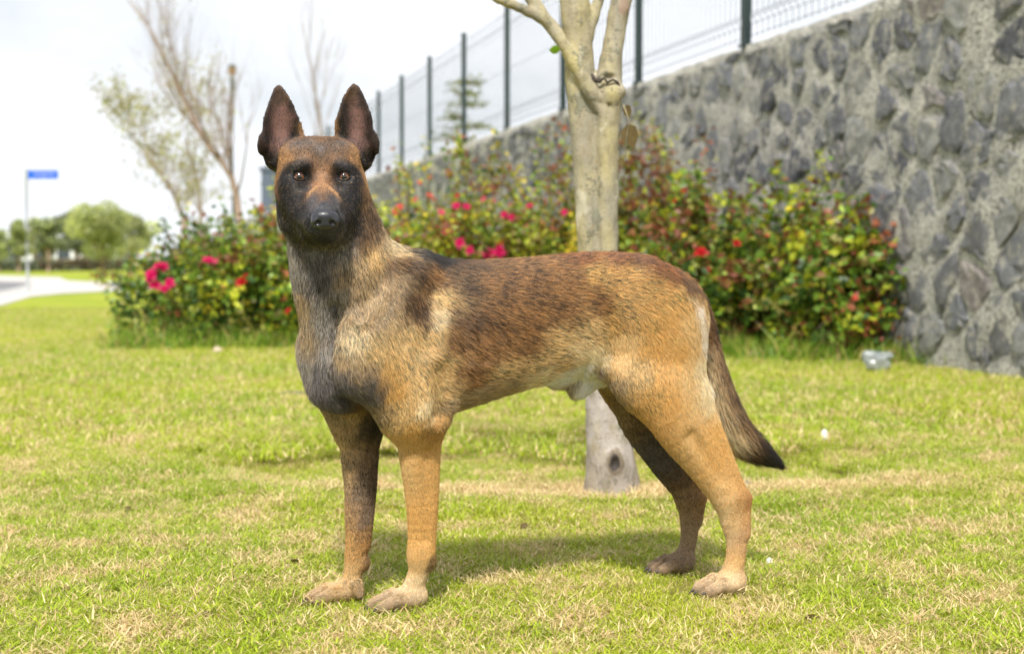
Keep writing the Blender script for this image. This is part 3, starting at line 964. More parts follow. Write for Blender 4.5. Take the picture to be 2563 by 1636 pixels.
shoot(8, 2062, 385, 9.5, 2050, 560, 70, [YG, MG, OLV], (2, 2, 1))
shoot(8, 2010, 470, 9.5, 2030, 600, 40, [RDB, MG], (1, 1))
shoot(6, 1632, 300, 10.8, 1640, 520, 90, [RDB, OLV, MG], (5, 1, 1))
shoot(6, 1672, 380, 10.8, 1655, 540, 60, [RDB, OLV], (4, 1))
shoot(6, 1770, 330, 10.8, 1740, 520, 60, [RDB, OLV, MG], (4, 1, 1))
shoot(6, 1590, 360, 10.9, 1610, 520, 60, [RDB, OLV], (3, 1))
for x_, y_ in ((1600, 290), (1618, 330), (1650, 330), (1680, 400), (1700, 420), (1730, 440), (1610, 400), (1575, 420), (1785, 420), (1420, 380), (1385, 420)):
    shoot(6 if x_ > 1500 else 5, x_, y_, 10.8, x_ + rnd.randint(-15, 15), 560, 45, [RDB, OLV, YG], (4, 1.5, .6))
shoot(5, 1400, 300, 11, 1405, 480, 50, [RDB, OLV], (3, 1))
shoot(4, 1160, 372, 11.2, 1190, 500, 40, [RDB], (1,))
shoot(4, 1260, 380, 11.2, 1250, 500, 45, [RDB, OLV, YEL], (3, 1, 1))
shoot(3, 1010, 420, 11.3, 1020, 520, 40, [RDB, OLV], (2, 1))
shoot(4, 1300, 440, 11.2, 1290, 520, 30, [YEL], (1,))
shoot(5, 1440, 560, 10.4, 1420, 680, 90, [YEL], (1,))
shoot(1, 560, 560, 10.6, 560, 680, 40, [LGR, YG], (1, 1))
shoot(2, 560, 540, 10.6, 590, 660, 60, [DGN, MG], (1, 1))
shoot(0, 400, 548, 11.2, 430, 640, 50, [DGN, MG], (2, 1))
shoot(0, 236, 690, 11, 300, 690, 70, [OLV, RDB, MG], (2, 2, 1))
shoot(7, 1750, 470, 10.1, 1755, 590, 40, [YG, RDB], (2, 1))
shoot(9, 2250, 560, 9.3, 2230, 650, 50, [MG, YG], (1, 1))
for (bi, x, y, d, s, k) in [
    (1, 378, 688, 10.1, .048, 'magenta'), (1, 398, 668, 10.1, .050, 'magenta'), (1, 374, 700, 10.1, .034, 'magenta'), (1, 388, 714, 10.1, .040, 'magenta'), (1, 412, 724, 10.05, .042, 'magenta'), (1, 424, 708, 10.05, .040, 'magenta'), (1, 410, 668, 10.1, .036, 'magenta'),
    (2, 521, 652, 10.1, .040, 'magenta'), (2, 604, 706, 10.1, .040, 'red'), (2, 615, 692, 10.1, .028, 'red'), (2, 722, 778, 10.1, .026, 'red'), (2, 540, 654, 10.2, .022, 'pink'),
    (3, 1002, 518, 10.9, .030, 'coral'), (3, 1040, 500, 10.9, .026, 'coral'), (3, 1075, 490, 10.9, .028, 'coral'), (3, 1050, 458, 10.9, .022, 'coral'), (3, 990, 530, 10.9, .028, 'coral'),
    (4, 1142, 515, 10.8, .032, 'magenta'), (4, 1168, 518, 10.8, .030, 'magenta'), (4, 1104, 532, 10.8, .030, 'pink'), (4, 1118, 580, 10.8, .042, 'magenta'), (4, 1150, 608, 10.75, .042, 'magenta'), (4, 1175, 626, 10.7, .036, 'magenta'), (4, 1145, 490, 10.8, .022, 'red'),
    (4, 1228, 634, 10.6, .052, 'magenta'), (4, 1250, 630, 10.6, .050, 'magenta'), (4, 1218, 640, 10.6, .034, 'magenta'), (4, 1210, 500, 10.8, .024, 'pink'), (4, 1232, 503, 10.8, .024, 'magenta'), (4, 1250, 608, 10.7, .030, 'red'),
    (5, 1262, 537, 10.7, .030, 'magenta'), (5, 1280, 544, 10.7, .030, 'magenta'), (5, 1326, 516, 10.7, .028, 'magenta'), (5, 1412, 531, 10.7, .028, 'magenta'),
    (6, 1690, 505, 10.3, .026, 'red'), (6, 1712, 478, 10.4, .022, 'red'), (6, 1738, 500, 10.4, .022, 'red'), (6, 1668, 590, 10.3, .020, 'red'),
    (7, 1755, 632, 9.6, .046, 'red'), (7, 1742, 644, 9.6, .030, 'red'), (7, 1772, 676, 9.6, .026, 'red'), (7, 1812, 704, 9.6, .026, 'red'), (7, 1844, 608, 9.6, .030, 'red'), (7, 1790, 700, 9.6, .022, 'coral'),
    (8, 1920, 590, 9.4, .018, 'coral'), (9, 2140, 745, 8.9, .022, 'coral')]:
    flower(bs[bi][0], x, y, d, s, k, bs[bi][1])
# bare arching stems in the bush on the right
b, off, _ = bs[8]
add_tubes(b, 'dead_stem', [([at(2000, 890, 9.3), at(2020, 850, 9.25), at(2060, 810, 9.2), at(2110, 785, 9.2)], [.010, .010, .008, .005]),
                           ([at(2030, 885, 9.2), at(2080, 850, 9.15), at(2140, 838, 9.15)], [.006, .005, .003])], stem_m, off)

# rank grass and weeds at the foot of the bed
def weeds():
    rg = np.random.default_rng(5); n = 9000
    x = rg.uniform(-2.9, 2.65, n); y = np.interp(x, [-2.9, -1.0, 1.2, 2.6], [10.3, 10.25, 9.45, 8.75]) + rg.normal(0, .14, n)
    L = rg.uniform(.05, .20, n) * np.where(rg.random(n) < .06, 1.8, 1)
    C = np.stack([x, y, np.zeros(n)], 1); D = np.stack([rg.normal(0, .3, n), rg.normal(0, .3, n), np.ones(n)], 1)
    D /= np.linalg.norm(D, axis=1, keepdims=True)
    s = np.stack([np.cos(rg.uniform(0, 6.28, n)), np.sin(rg.uniform(0, 6.28, n)), np.zeros(n)], 1) * .004
    tip = C + D * L[:, None] + np.stack([rg.normal(0, .04, n), rg.normal(0, .04, n), np.zeros(n)], 1)
    V = np.stack([C - s, C + s, (C + tip) / 2 + s * .8 + [0, 0, .01], tip], 1).reshape(-1, 3)
    o = np.arange(n)[:, None] * 4
    me = mesh_np('tall_grass', V, np.concatenate([o + [0, 1, 2], o + [0, 2, 3]]), False)
    set_col(me, np.repeat(palette([srgb(110, 150, 40), srgb(160, 180, 70), srgb(196, 176, 110)], (4, 3, 1.3), n, rg), 4, 0))
    tag(link('tall_grass', me, foliage_m), 'long unmown grass along the foot of the rose bed', kind='stuff')
weeds()
# bare soil of the bed
sheet_pts = [(-3.1, 10.3), (-1, 10.3), (1.2, 9.5), (2.35, 8.85), (2.35, 9.2), (1.2, 13.0), (-1.3, 20), (-3.1, 16)]
mb = MB(); mb.add([(x, y, .012) for x, y in sheet_pts], [tuple(range(len(sheet_pts)))])
tag(mb.build('soil', conc('bed_soil', (.09, .07, .05), 3)), kind='structure')

# ================================================================== far background
def grow(rg, p, d, L, r, depth, lines, spread=.5, up=.12, seg=4):
    pts = [p]; rs = [r]
    for k in range(seg):
        d = (d + Vector((rg.normal(0, .12), rg.normal(0, .12), rg.normal(0, .08) + up))).normalized()
        pts.append(pts[-1] + d * L / seg); rs.append(r * (1 - .5 * (k + 1) / seg))
    lines.append((pts, rs))
    if depth <= 0: return
    for k in range(3):
        a = rg.integers(1, seg + 1)
        nd = (d + Vector((rg.normal(0, spread), rg.normal(0, spread), rg.normal(.1, spread * .5)))).normalized()
        grow(rg, pts[a], nd, L * rg.uniform(.55, .8), rs[a] * .62, depth - 1, lines, spread, up, seg)
def bare_tree(px_path, depth, r0, seed, label, leaves=None, group=None, Lk=1.0):
    P = [Vector(at(x, y, depth)) for x, y in px_path]
    base = Vector((P[0].x, depth, 0)); P = [base] + P
    o = empty('bare_tree', base, 0, label, 'tree', group)
    rg = np.random.default_rng(seed)
    rs = [r0 * (1 - .8 * k / (len(P) - 1)) for k in range(len(P))]
    lines = []
    add_tubes(o, 'trunk', [(P, rs)], stem_m, base, 7)
    for k in range(2, len(P)):
        for _ in range(3 if Lk == 1 else 2):
            d = (P[k] - P[k - 1]).normalized() + Vector((rg.normal(.05, .45), rg.normal(0, .4), rg.uniform(.2, .9)))
            grow(rg, P[k], d.normalized(), rg.uniform(.7, 1.3) * depth / 20 * Lk, rs[k] * .36, 2, lines, .35 if Lk == 1 else .8, up=.12 if Lk == 1 else .03)
    add_tubes(o, 'branches', lines, stem_m, base, 4)
    if leaves:
        n, cols, w, sz = leaves
        C = []
        for _ in range(n):
            pts, r_ = lines[rg.integers(len(lines))]; a = rg.integers(1, len(pts)); C.append(np.array(pts[a]) + rg.normal(0, .07, 3))
        C = np.array(C); leaves_mesh('foliage', C, rg.normal(0, 1, C.shape), rg.uniform(.6, 1.2, n) * sz, palette(cols, w, n, rg), foliage_m, o, base)
    return o
OLT, GRT = srgb(170, 168, 122), srgb(178, 164, 140)
bare_tree([(600, 560), (592, 490), (580, 445), (555, 405), (527, 375), (500, 330), (480, 290), (455, 240), (430, 185), (405, 130), (370, 65), (320, 0)], 20, .055, 3, 'leaning bare tree with thin twigs rising behind the rose bush left of the dog', (160, [OLT, YG], (1, 1), .05))
bare_tree([(800, 520), (802, 420), (806, 340), (800, 280), (785, 210), (770, 130), (755, 50)], 26, .032, 9, 'thin bare tree whose twigs fan out above and between the ears of the dog', (60, [OLT, YG], (1, 1), .05))
bare_tree([(462, 600), (458, 545), (440, 495), (412, 450), (385, 410), (352, 372), (330, 340)], 24, .05, 14, 'small crooked tree with sparse olive leaves behind the left rose bush', (2600, [OLT, GRT, YG, OLV], (3, 2, 1, 2), .065), Lk=.62)
bare_tree([(500, 600), (503, 540), (500, 480), (484, 420), (470, 370), (466, 320)], 25, .045, 15, 'sparse olive tree with grey trunk, right one of the pair behind the left rose bush', (2000, [OLT, GRT, OLV], (3, 2, 2), .065), Lk=.62)

def crown_tree(px, top_py, depth, wpx, cols, wts, seed, label, n=3500, sz=.16, trunk=True, base_py=None):
    rg = np.random.default_rng(seed)
    t_ = Vector(at(px, top_py, depth)); R = wpx * depth / FPX / 2; H = t_.z
    o = empty('broadleaf_tree', (t_.x, depth, 0), 0, label, 'tree')
    low = H * .22
    lines = [([Vector((0, 0, 0)), Vector((.05 * R, 0, low)), Vector((-.05 * R, 0, H * .6))], [.05 * H, .04 * H, .015 * H])]
    cen = []
    for k in range(16):
        w = rg.uniform(0, 6.28); r = R * rg.uniform(.15, .75); z = low + (H - low) * rg.uniform(.15, .82)
        c = np.array([math.cos(w) * r, math.sin(w) * r, z]); cen.append(c)
        lines.append(([Vector((0, 0, low * rg.uniform(.8, 1.6))), Vector(c * np.array([.5, .5, .85])), Vector(c)], [.02 * H, .012 * H, .004 * H]))
    mb = MB()
    for pts, rs in lines: mb.tube(pts, rs, 5)
    mb.build('trunk', stem_m, o)
    cen = np.array(cen); k = rg.integers(0, 16, n)
    dv = rg.normal(0, 1, (n, 3)); dv /= np.linalg.norm(dv, axis=1, keepdims=True)
    C = cen[k] + dv * (rg.uniform(.3, 1, (n, 1)) ** .5) * R * .40 * np.array([1, 1, .8])
    C[:, 2] = np.clip(C[:, 2], low * .7, H)
    shade = np.exp(np.random.default_rng(seed + 1).normal(0, .2, 16))[k]
    leaves_mesh('crown', C, rg.normal(0, 1, C.shape), rg.uniform(.6, 1.3, n) * sz, palette(cols, wts, n, rg) * shade[:, None], foliage_m, o, (0, 0, 0))
FYG, FGR, FDK = srgb(186, 192, 120), srgb(150, 162, 112), srgb(122, 128, 108)  # far foliage: pale olive, lightened further to paint in distance haze
crown_tree(252, 500, 55, 190, [FYG, FGR], (3, 1), 31, 'rounded yellow-green tree behind the left end of the rose bed', 6000, .14)
crown_tree(330, 520, 60, 130, [FYG, FGR, OLT], (2, 1, 1), 32, 'olive green tree in the distance just right of the yellow-green one', 4500, .14)
crown_tree(188, 522, 85, 110, [FDK, FGR], (3, 1), 33, 'dark dull tree in the distance between the paler trees', 3500, .22)
crown_tree(118, 532, 72, 80, [FGR, FDK, FYG], (2, 2, 1), 34, 'dark green roadside tree right of the sign pole', 3500, .18)
crown_tree(44, 538, 72, 62, [FYG, FGR], (2, 2), 35, 'small green roadside tree left of the sign pole', 2500, .18)
crown_tree(-6, 560, 72, 60, [FGR, FYG], (2, 1), 36, 'green tree cut by the left edge of the picture', 2000, .18)
crown_tree(84, 545, 90, 50, [OLT, FGR], (2, 1), 37, 'pale sparse tree directly behind the sign pole', 900, .18)
crown_tree(-90, 530, 75, 90, [FGR, FDK], (1, 1), 38, 'dark roadside tree beyond the left edge', 2000, .18)

def hedge(x0, x1, py_top, depth, cols, wts, seed, label, n=5000):
    a, b = at(x0, py_top, depth), at(x1, py_top, depth); rg = np.random.default_rng(seed)
    o = empty('hedge', ((a.x + b.x) / 2, depth, 0), 0, label, 'hedge'); w = b.x - a.x
    C = np.stack([rg.uniform(-w / 2, w / 2, n), rg.uniform(-.6, .6, n), rg.uniform(0, 1, n) * a.z], 1)
    C[:, 2] *= 1 + .12 * np.sin(C[:, 0] * 1.7)
    leaves_mesh('foliage', C, rg.normal(0, 1, C.shape), rg.uniform(.12, .3, n), palette(cols, wts, n, rg), foliage_m, o, (0, 0, 0))
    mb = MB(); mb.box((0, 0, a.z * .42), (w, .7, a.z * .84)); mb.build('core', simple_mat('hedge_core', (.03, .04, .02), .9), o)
hedge(-200, 90, 654, 78, [FDK, FGR], (3, 1), 41, 'dark green clipped hedge across the road left of the sign pole', 4000)
hedge(92, 300, 650, 80, [srgb(120, 84, 66), FDK, FGR], (2, 2, 1), 42, 'reddish brown and green hedge across the road right of the sign pole', 4000)
hedge(300, 900, 648, 82, [FDK, FGR], (2, 2), 43, 'green hedge in the distance behind the rose bed', 4000)
# low white building behind the trees
bd = empty('white_building', (at(120, 640, 105).x, 105, 0), 0, 'long low white building half hidden behind the roadside trees', 'building')
wm = simple_mat('white_wall', (.72, .72, .76), .7)
mb = MB(); mb.box((0, 0, 1.1), (9, 4, 2.2)); mb.build('wall', wm, bd)
mb = MB(); mb.box((0, 0, 2.27), (9.4, 4.4, .14)); mb.build('roof', simple_mat('roof_grey', (.35, .36, .38), .7), bd)
for k in range(5):
    mb = MB(); mb.box((-3.6 + 1.8 * k, -2.02, 1.1), (.9, .06, .8)); mb.build('window', simple_mat('dark_glass', (.05, .06, .08), .15), bd)

# street name sign
sp = gnd(70, 731)
sgn = empty('street_sign', (sp.x, sp.y, 0), 0, 'blue street name plate on a thin grey pole beside the pavement', 'street sign')
D_ = sp.y
zt = at(68, 424, D_).z
mb = MB(); mb.tube([(0, 0, 0), (0, 0, zt)], .045, 12); mb.build('pole', simple_mat('galvanised', (.55, .57, .58), .4, .3), sgn)
w_ = 76 * D_ / FPX; h_ = 21 * D_ / FPX
mb = MB(); mb.box((w_ / 2 + .03, 0, zt - h_ / 2 - .02), (w_, .02, h_)); mb.build('plate', simple_mat('sign_blue', srgb(10, 92, 200), .4, 0, .03), sgn)
lt = simple_mat('sign_print', srgb(170, 178, 226), .4)
mb = MB()
for k in range(9): mb.box((w_ * (.24 + .078 * k) + .03, -.013, zt - h_ * .42 - .02), (w_ * .055, .004, h_ * .22))
mb.box((w_ * .55 + .03, -.013, zt - h_ * .78 - .02), (w_ * .12, .004, h_ * .12))
mb.build('print', lt, sgn)

# lamp post
lp = at(583, 420, 42)
L_ = empty('street_lamp', (lp.x, 42, 0), 0, 'slim dark street lamp post with small lantern behind the leaning bare tree', 'street lamp')
zt = at(583, 192, 42).z
dm = simple_mat('lamp_green', srgb(58, 76, 62), .6)
mb = MB(); mb.tube([(0, 0, 0), (0, 0, zt)], [.09, .06], 10); mb.build('pole', dm, L_)
mb = MB(); mb.tube([(0, 0, zt), (0, 0, zt + .06), (0, 0, zt + .24), (0, 0, zt + .30)], [.05, .10, .13, .04], 10); mb.build('lantern', simple_mat('lantern_amber', srgb(150, 116, 88), .4), L_)
mb = MB(); mb.tube([(0, 0, zt + .30), (0, 0, zt + .36)], [.16, .03], 10); mb.build('cap', dm, L_)

# conifer beyond the fence
def conifer():
    depth = 36; c = at(1165, 640, depth)
    o = empty('conifer', (c.x, depth, WH - .3), 0, 'airy conifer with tiers of level boughs seen through the fence', 'tree')
    rg = np.random.default_rng(77); top = at(1165, 175, depth).z - WH + .3
    mb = MB(); mb.tube([(0, 0, 0), (0, 0, top)], [.09, .02], 6); mb.build('trunk', stem_m, o)
    lines, C, D = [], [], []
    for k in range(11):
        z = .25 + (top - .3) * k / 11; R = 1.35 * (1 - .75 * k / 11)
        for j in range(6):
            w = rg.uniform(0, 6.28); r = R * rg.uniform(.6, 1.1)
            e = Vector((math.cos(w) * r, math.sin(w) * r, z + rg.uniform(-.05, .15)))
            lines.append(([Vector((0, 0, z)), Vector((e.x * .5, e.y * .5, z - .02)), e], [.02, .014, .005]))
            for q in range(15):
                u = rg.uniform(.3, 1.05); C.append([e.x * u + rg.normal(0, .07), e.y * u + rg.normal(0, .07), z + (e.z - z) * u + rg.normal(0, .035)])
    mb = MB()
    for pts, rs in lines: mb.tube(pts, rs, 4)
    mb.build('boughs', stem_m, o)
    C = np.array(C); D = rg.normal(0, 1, C.shape); D[:, 2] *= .3
    leaves_mesh('needles', C, D, rg.uniform(.09, .17, len(C)), palette([srgb(156, 160, 112), srgb(126, 134, 94)], (1, 1), len(C), rg), foliage_m, o, (0, 0, 0))
conifer()

# ================================================================== small things on the lawn
# crumpled clear plastic bag at the foot of the right bush
def bag():
    p = gnd(2196, 932); rg = np.random.default_rng(3)
    o = empty('plastic_bag', (p.x, p.y, 0), 0, 'crumpled whitish plastic bag lying at the foot of the right rose bush', 'plastic bag')
    bm = bmesh.new(); bmesh.ops.create_icosphere(bm, subdivisions=3, radius=1)
    for v in bm.verts:
        n = math.sin(v.co.x * 5 + 1) * math.sin(v.co.z * 6) * .2 + rg.normal(0, .06)
        v.co *= 1 + n
        v.co = Vector((v.co.x * .075, v.co.y * .04, v.co.z * .065 + .06))
        if v.co.z > .09: v.co.x *= 1.35
    me = bpy.data.meshes.new('bag'); bm.to_mesh(me); bm.free()
    t = NT('plastic_film'); t.set(Base_Color=(.34, .37, .40), Roughness=.25, Alpha=.6)
    link('film', me, t.m, o)
bag()
def crumb(px, py, sx, sy, sz, col, label, cat, rot=0.0, name='scrap', seed=0):
    p = gnd(px, py); rg = np.random.default_rng(seed)
    bm = bmesh.new(); bmesh.ops.create_icosphere(bm, subdivisions=2, radius=1)
    for v in bm.verts:
        v.co *= 1 + rg.normal(0, .10); v.co = Vector((v.co.x * sx, v.co.y * sy, v.co.z * sz + sz * .5))
    me = bpy.data.meshes.new(name); bm.to_mesh(me); bm.free()
    o = link(name, me, simple_mat(name + '_m', col, .7), None, (p.x, p.y, float(gz(p.x, p.y)) + .012)); o.rotation_euler = (0, 0, rot)
    tag(o, label, cat)
crumb(2063, 1112, .014, .010, .022, (.75, .74, .76), 'small scrap of white paper on the lawn right of the tail', 'litter', .5, 'paper_scrap', 1)
crumb(735, 995, .065, .05, .010, (.13, .11, .09), 'flat dark patch of earth on the lawn left of the chest of the dog', 'earth patch', 0, 'earth_patch', 2)
crumb(1852, 1186, .040, .03, .014, (.10, .10, .10), 'small dark stone on the grass beside the hock of the dog', 'stone', 0, 'dark_stone', 3)
crumb(1926, 1416, .007, .006, .007, (.80, .78, .80), 'tiny white fragment on the lawn right of the near hind paw', 'litter', 0, 'paper_scrap', 4)
for k_, (x_, y_, s_, lb_) in enumerate(((722, 1424, .016, 'small dry leaf on the lawn just left of the front paws'), (466, 1395, .014, 'curled dry leaf lying in the grass left of the dog'), (328, 1290, .013, 'tiny dead leaf on the sunny lawn far left of the dog'), (1330, 1330, .018, 'pale curled dry leaf on the shaded grass under the dog'), (2185, 1480, .016, 'small brown leaf on the lawn near the right edge'), (2010, 1560, .015, 'crumpled straw-brown leaf in the right foreground'), (520, 1560, .017, 'crumpled dry leaf in the left foreground grass'))):
    p_ = gnd(x_, y_); mb_ = MB(); R_ = Matrix.Rotation(k_ * 1.3, 3, 'Z') @ Matrix.Rotation(-.35, 3, 'X')
    mb_.add([R_ @ Vector((v_[0] * s_ * 2.2, v_[1] * s_ * 2, abs(v_[1]) * s_ * 1.2)) for v_ in LEAFV], LEAFF)
    tag(mb_.build('dry_leaf', b_leaf, loc=(p_.x, p_.y, float(gz(p_.x, p_.y)) + .014)), lb_, 'leaf', 'dry leaves fallen on the lawn')
crumb(544, 888, .035, .02, .03, (.55, .42, .32), 'light brown clod at the foot of the left rose bed', 'clod', 0, 'clod', 5)
# ================================================================== THE DOG
TH = math.radians(17)
DOG_O = np.array([0.371, 2.842, -0.004])
DF = np.array([-math.cos(TH), -math.sin(TH), 0.0])     # forward
DL = np.array([math.sin(TH), -math.cos(TH), 0.0])      # towards the near (left) side
DR = np.stack([DF, DL, np.array([0, 0, 1.0])], 1)      # local -> world

def to_local(P): return (np.asarray(P, float) - DOG_O) @ DR
def to_world(P): return np.asarray(P, float) @ DR.T + DOG_O
CAM_L = to_local([0, 0, CAM_H])

def dl(px, py, l=0.0):
    """dog-frame point at a lateral offset l on the sight line of a pixel"""
    d = ray(px, py) @ DR
    t = (l - CAM_L[1]) / d[1]
    return CAM_L + d * t

M = 0.00076   # metres per photograph pixel at the dog

def build_dog_field():
    F = Field()
    # ---------------- trunk: a loft with its own top line, belly line and width
    st = [  # px, top, belly, half width
        (1700, 735, 800, .036), (1680, 708, 835, .056), (1648, 680, 885, .080), (1605, 656, 918, .094), (1550, 638, 928, .092),
        (1470, 637, 936, .088), (1400, 644, 948, .092), (1330, 650, 962, .100), (1240, 656, 986, .110),
        (1164, 658, 1014, .114), (1107, 650, 1034, .112), (1050, 648, 1042, .104), (1000, 660, 1036, .094), (950, 690, 1016, .086),
        (900, 735, 990, .076), (860, 785, 968, .060)]
    X, C, B, A = [], [], [], []
    for px, t, b, w in st:
        p, q = dl(px, t), dl(px, b)
        X.append((p[0] + q[0]) / 2); C.append((p[2] + q[2]) / 2); B.append((p[2] - q[2]) / 2); A.append(w)
    X, C, B, A = map(np.array, (X, C, B, A))
    xs = np.linspace(X[0], X[-1], 200)
    def smooth(y):
        y = np.interp(xs, X, y)
        k = np.hanning(23); k /= k.sum()
        return np.convolve(np.pad(y, 11, mode='edge'), k, mode='valid')
    C2, B2, A2 = smooth(C), smooth(B), smooth(A)
    def trunk(P):
        x = P[:, 0]
        c = np.interp(x, xs, C2); b = np.interp(x, xs, B2); a = np.interp(x, xs, A2)
        e = np.where(x < xs[0], (xs[0] - x) / 0.03, np.where(x > xs[-1], (x - xs[-1]) / 0.045, 0))
        y = np.abs(P[:, 1]); z = P[:, 2] - c
        # upper half narrower (spine ridge), widest a little below the middle
        a = a * (1 - 0.16 * np.clip(z / b, -1, 1) - 0.10 * np.clip(z / b, 0, 1) ** 2)
        ex = 2.25
        u = ((y / a) ** ex + (np.abs(z) / b) ** ex) ** (1 / ex)
        return (np.sqrt(u ** 2 + e ** 2) - 1) * np.minimum(a, b) * 0.95
    F.add(trunk, (xs[0] - .05, -.13, .25), (xs[-1] + .06, .13, .72))

    # ---------------- neck and front of the chest
    def P3(px, py, l): return dl(px, py, l)
    neck = [(P3(812, 470, .0), .064), (P3(826, 560, .0), .078), (P3(842, 640, -.005), .084), (P3(862, 720, -.01), .088),
            (P3(866, 800, -.012), .080), (P3(866, 870, -.012), .074), (P3(872, 925, -.008), .062)]
    F.chain(neck, k=0.035)
    F.cone(P3(862, 510, -.01), P3(928, 690, 0), .036, .058, (.9, 1.0), k=0.03)       # nape
    F.cone(P3(940, 680, 0), P3(1020, 712, 0), .046, .058, (.9, .9), k=0.03)
    F.ell(P3(812, 900, -.03), (.040, .040, .062), k=0.03)                    # far pectoral
    F.ell(P3(858, 935, .030), (.045, .040, .060), k=0.02)                    # near pectoral
    F.ell(P3(850, 975, .0), (.05, .045, .035), k=0.03)
    # far shoulder and brachium
    F.cone(P3(812, 870, -.070), P3(960, 1010, -.088), .043, .046, k=0.03)
    F.cone(P3(840, 960, -.072), P3(896, 1062, -.066), .048, .042, k=0.03)
    # near shoulder: scapula, upper arm, elbow
    F.cone(P3(1025, 702, .056), P3(925, 860, .078), .036, .054, (.75, .85), k=0.022)
    F.cone(P3(925, 840, .080), P3(915, 925, .080), .050, .050, (.8, .8), k=0.02)
    F.cone(P3(935, 900, .080), P3(1050, 1010, .088), .052, .050, (.8, .75), k=0.022)
    F.cone(P3(1040, 870, .085), P3(1072, 1020, .086), .045, .038, (.6, .7), k=0.02)   # triceps
    F.cone(P3(960, 930, .080), P3(1015, 1030, .074), .050, .052, (.85, .8), k=0.025)
    F.ell(P3(1091, 1056, .076), (.014, .014, .024), k=0.02)                           # point of elbow
    # ---------------- near fore leg
    leg = [((1022, 1010, .072), .056), ((1040, 1065, .068), .049), ((1043, 1115, .062), .0415), ((1046, 1165, .058), .0375),
           ((1050, 1225, .052), .0325), ((1052, 1291, .049), .0285), ((1051, 1350, .046), .0275), ((1052, 1395, .045), .0265),
           ((1048, 1430, .044), .0240), ((1036, 1465, .043), .0235), ((1024, 1490, .043), .026)]
    F.chain([(P3(*p), r * (.80 if p[1] < 1300 else .74) if p[1] > 1100 else r * .92) for p, r in leg], lat=.82, k=0.018)
    F.cone(P3(1086, 1090, .06), P3(1074, 1380, .046), .010, .007, k=0.02)              # ulna edge
    F.ell(P3(1049, 1385, .049), (.016, .012, .022), k=0.016)
    F.cone(P3(1066, 1130, .088), P3(1068, 1350, .070), .0045, .0045, k=0.012, mode='s')
    F.ell(P3(1077, 1406, .045), (.010, .010, .013), k=0.012)                           # carpal pad
    def paw(cx, cy, l, heel, toe, scale=1.0, spread=.0145, turn=0.0):
        """paw: heel mass and four toes with knuckles; heel and toe are pixel x positions at the ground"""
        h = P3(heel, cy, l); t = P3(toe, cy, l)
        xh, xt = h[0], t[0]
        L = xt - xh
        gz = 0.008
        F.cone((xh + .016, l, .026), (xh + L * .45, l, .022), .017 * scale, .018 * scale, (1.05, 1.3), k=0.014)
        for j, o in enumerate((-1.5, -.5, .5, 1.5)):
            fwd = (0.0, .010, .010, 0.0)[j] * scale
            y0 = l + o * spread * .85; y1 = l + o * spread * 1.1 + turn
            k1 = (xh + L * .58 + fwd, y0 + turn * .5, .0235 * scale + gz * .4)
            k2 = (xt - .012 + fwd, y1, .0125 * scale + gz * .4)
            F.cone((xh + L * .35, l + o * spread * .6, .024), k1, .0115 * scale, .0125 * scale, k=0.006)
            F.cone(k1, k2, .0122 * scale, .0092 * scale, k=0.003)
            toes.append((k2, (xt + .003 + fwd, y1, .010)))
        for o in (-1, 0, 1):                                    # clefts between the toes
            F.cone((xh + L * .60, l + o * spread * .95, .041 * scale), (xt + .004, l + o * spread * 1.12, .014), .0034, .0042, k=.005, mode='s')
    toes = []
    paw(1000, 1520, .043, 1066, 934, 1.0)
    # ---------------- far fore leg
    leg = [((886, 1015, -.062), .052), ((890, 1070, -.060), .044), ((895, 1110, -.058), .0405), ((897, 1164, -.056), .0365), ((899, 1225, -.053), .0325),
           ((896, 1290, -.050), .0290), ((893, 1350, -.048), .0265), ((890, 1385, -.047), .0250), ((885, 1425, -.046), .0225),
           ((876, 1460, -.046), .0225), ((868, 1484, -.046), .025)]
    F.chain([(P3(*p), r * (.80 if p[1] < 1300 else .74) if p[1] > 1100 else r * .92) for p, r in leg], lat=.85, k=0.018)
    F.cone(P3(930, 1090, -.058), P3(912, 1360, -.05), .010, .007, k=0.02)
    F.ell(P3(911, 1408, -.044), (.010, .010, .013), k=0.012)
    F.cone(P3(893, 1462, -.026), P3(900, 1485, -.020), .010, .008, k=0.008)            # dew claw toe
    paw(840, 1505, -.046, 900, 776, 0.97)
    # ---------------- near hind leg
    F.ell(P3(1652, 825, .055), (.072, .050, .108), k=0.035)                            # rump and thigh
    F.cone(P3(1680, 790, .060), P3(1655, 960, .078), .066, .058, (.72, .62), k=0.03)
    F.cone(P3(1688, 830, .060), P3(1702, 985, .074), .046, .046, (.85, .75), k=0.03)
    F.cone(P3(1600, 720, .050), P3(1600, 800, .060), .05, .05, (.7, .7), k=0.035)      # haunch
    F.cone(P3(1590, 905, .070), P3(1628, 985, .080), .030, .036, (.6, .8), k=0.04)     # stifle
    leg = [((1658, 975, .088), .056), ((1682, 1035, .094), .053), ((1713, 1090, .098), .046), ((1750, 1150, .101), .0375), ((1786, 1205, .103), .031),
           ((1815, 1245, .104), .029)]
    F.chain([(P3(*p), r * (.86 if p[1] > 1100 else .93)) for p, r in leg], lat=.78, k=0.018)
    F.cone(P3(1730, 1000, .080), P3(1852, 1230, .103), .036, .012, (.6, .8), k=0.022)  # back of the shank, tendon
    leg = [((1826, 1250, .104), .030), ((1833, 1300, .104), .0262), ((1843, 1345, .104), .0225), ((1842, 1385, .104), .0205),
           ((1836, 1420, .103), .0215), ((1826, 1450, .103), .0245), ((1822, 1466, .103), .025)]
    F.chain([(P3(*p), r * .86) for p, r in leg], lat=.82, k=0.014)
    F.cone(P3(1866, 1248, .104), P3(1862, 1330, .104), .0095, .009, k=0.018)           # point of hock
    paw(1810, 1485, .103, 1862, 1750, 1.0)
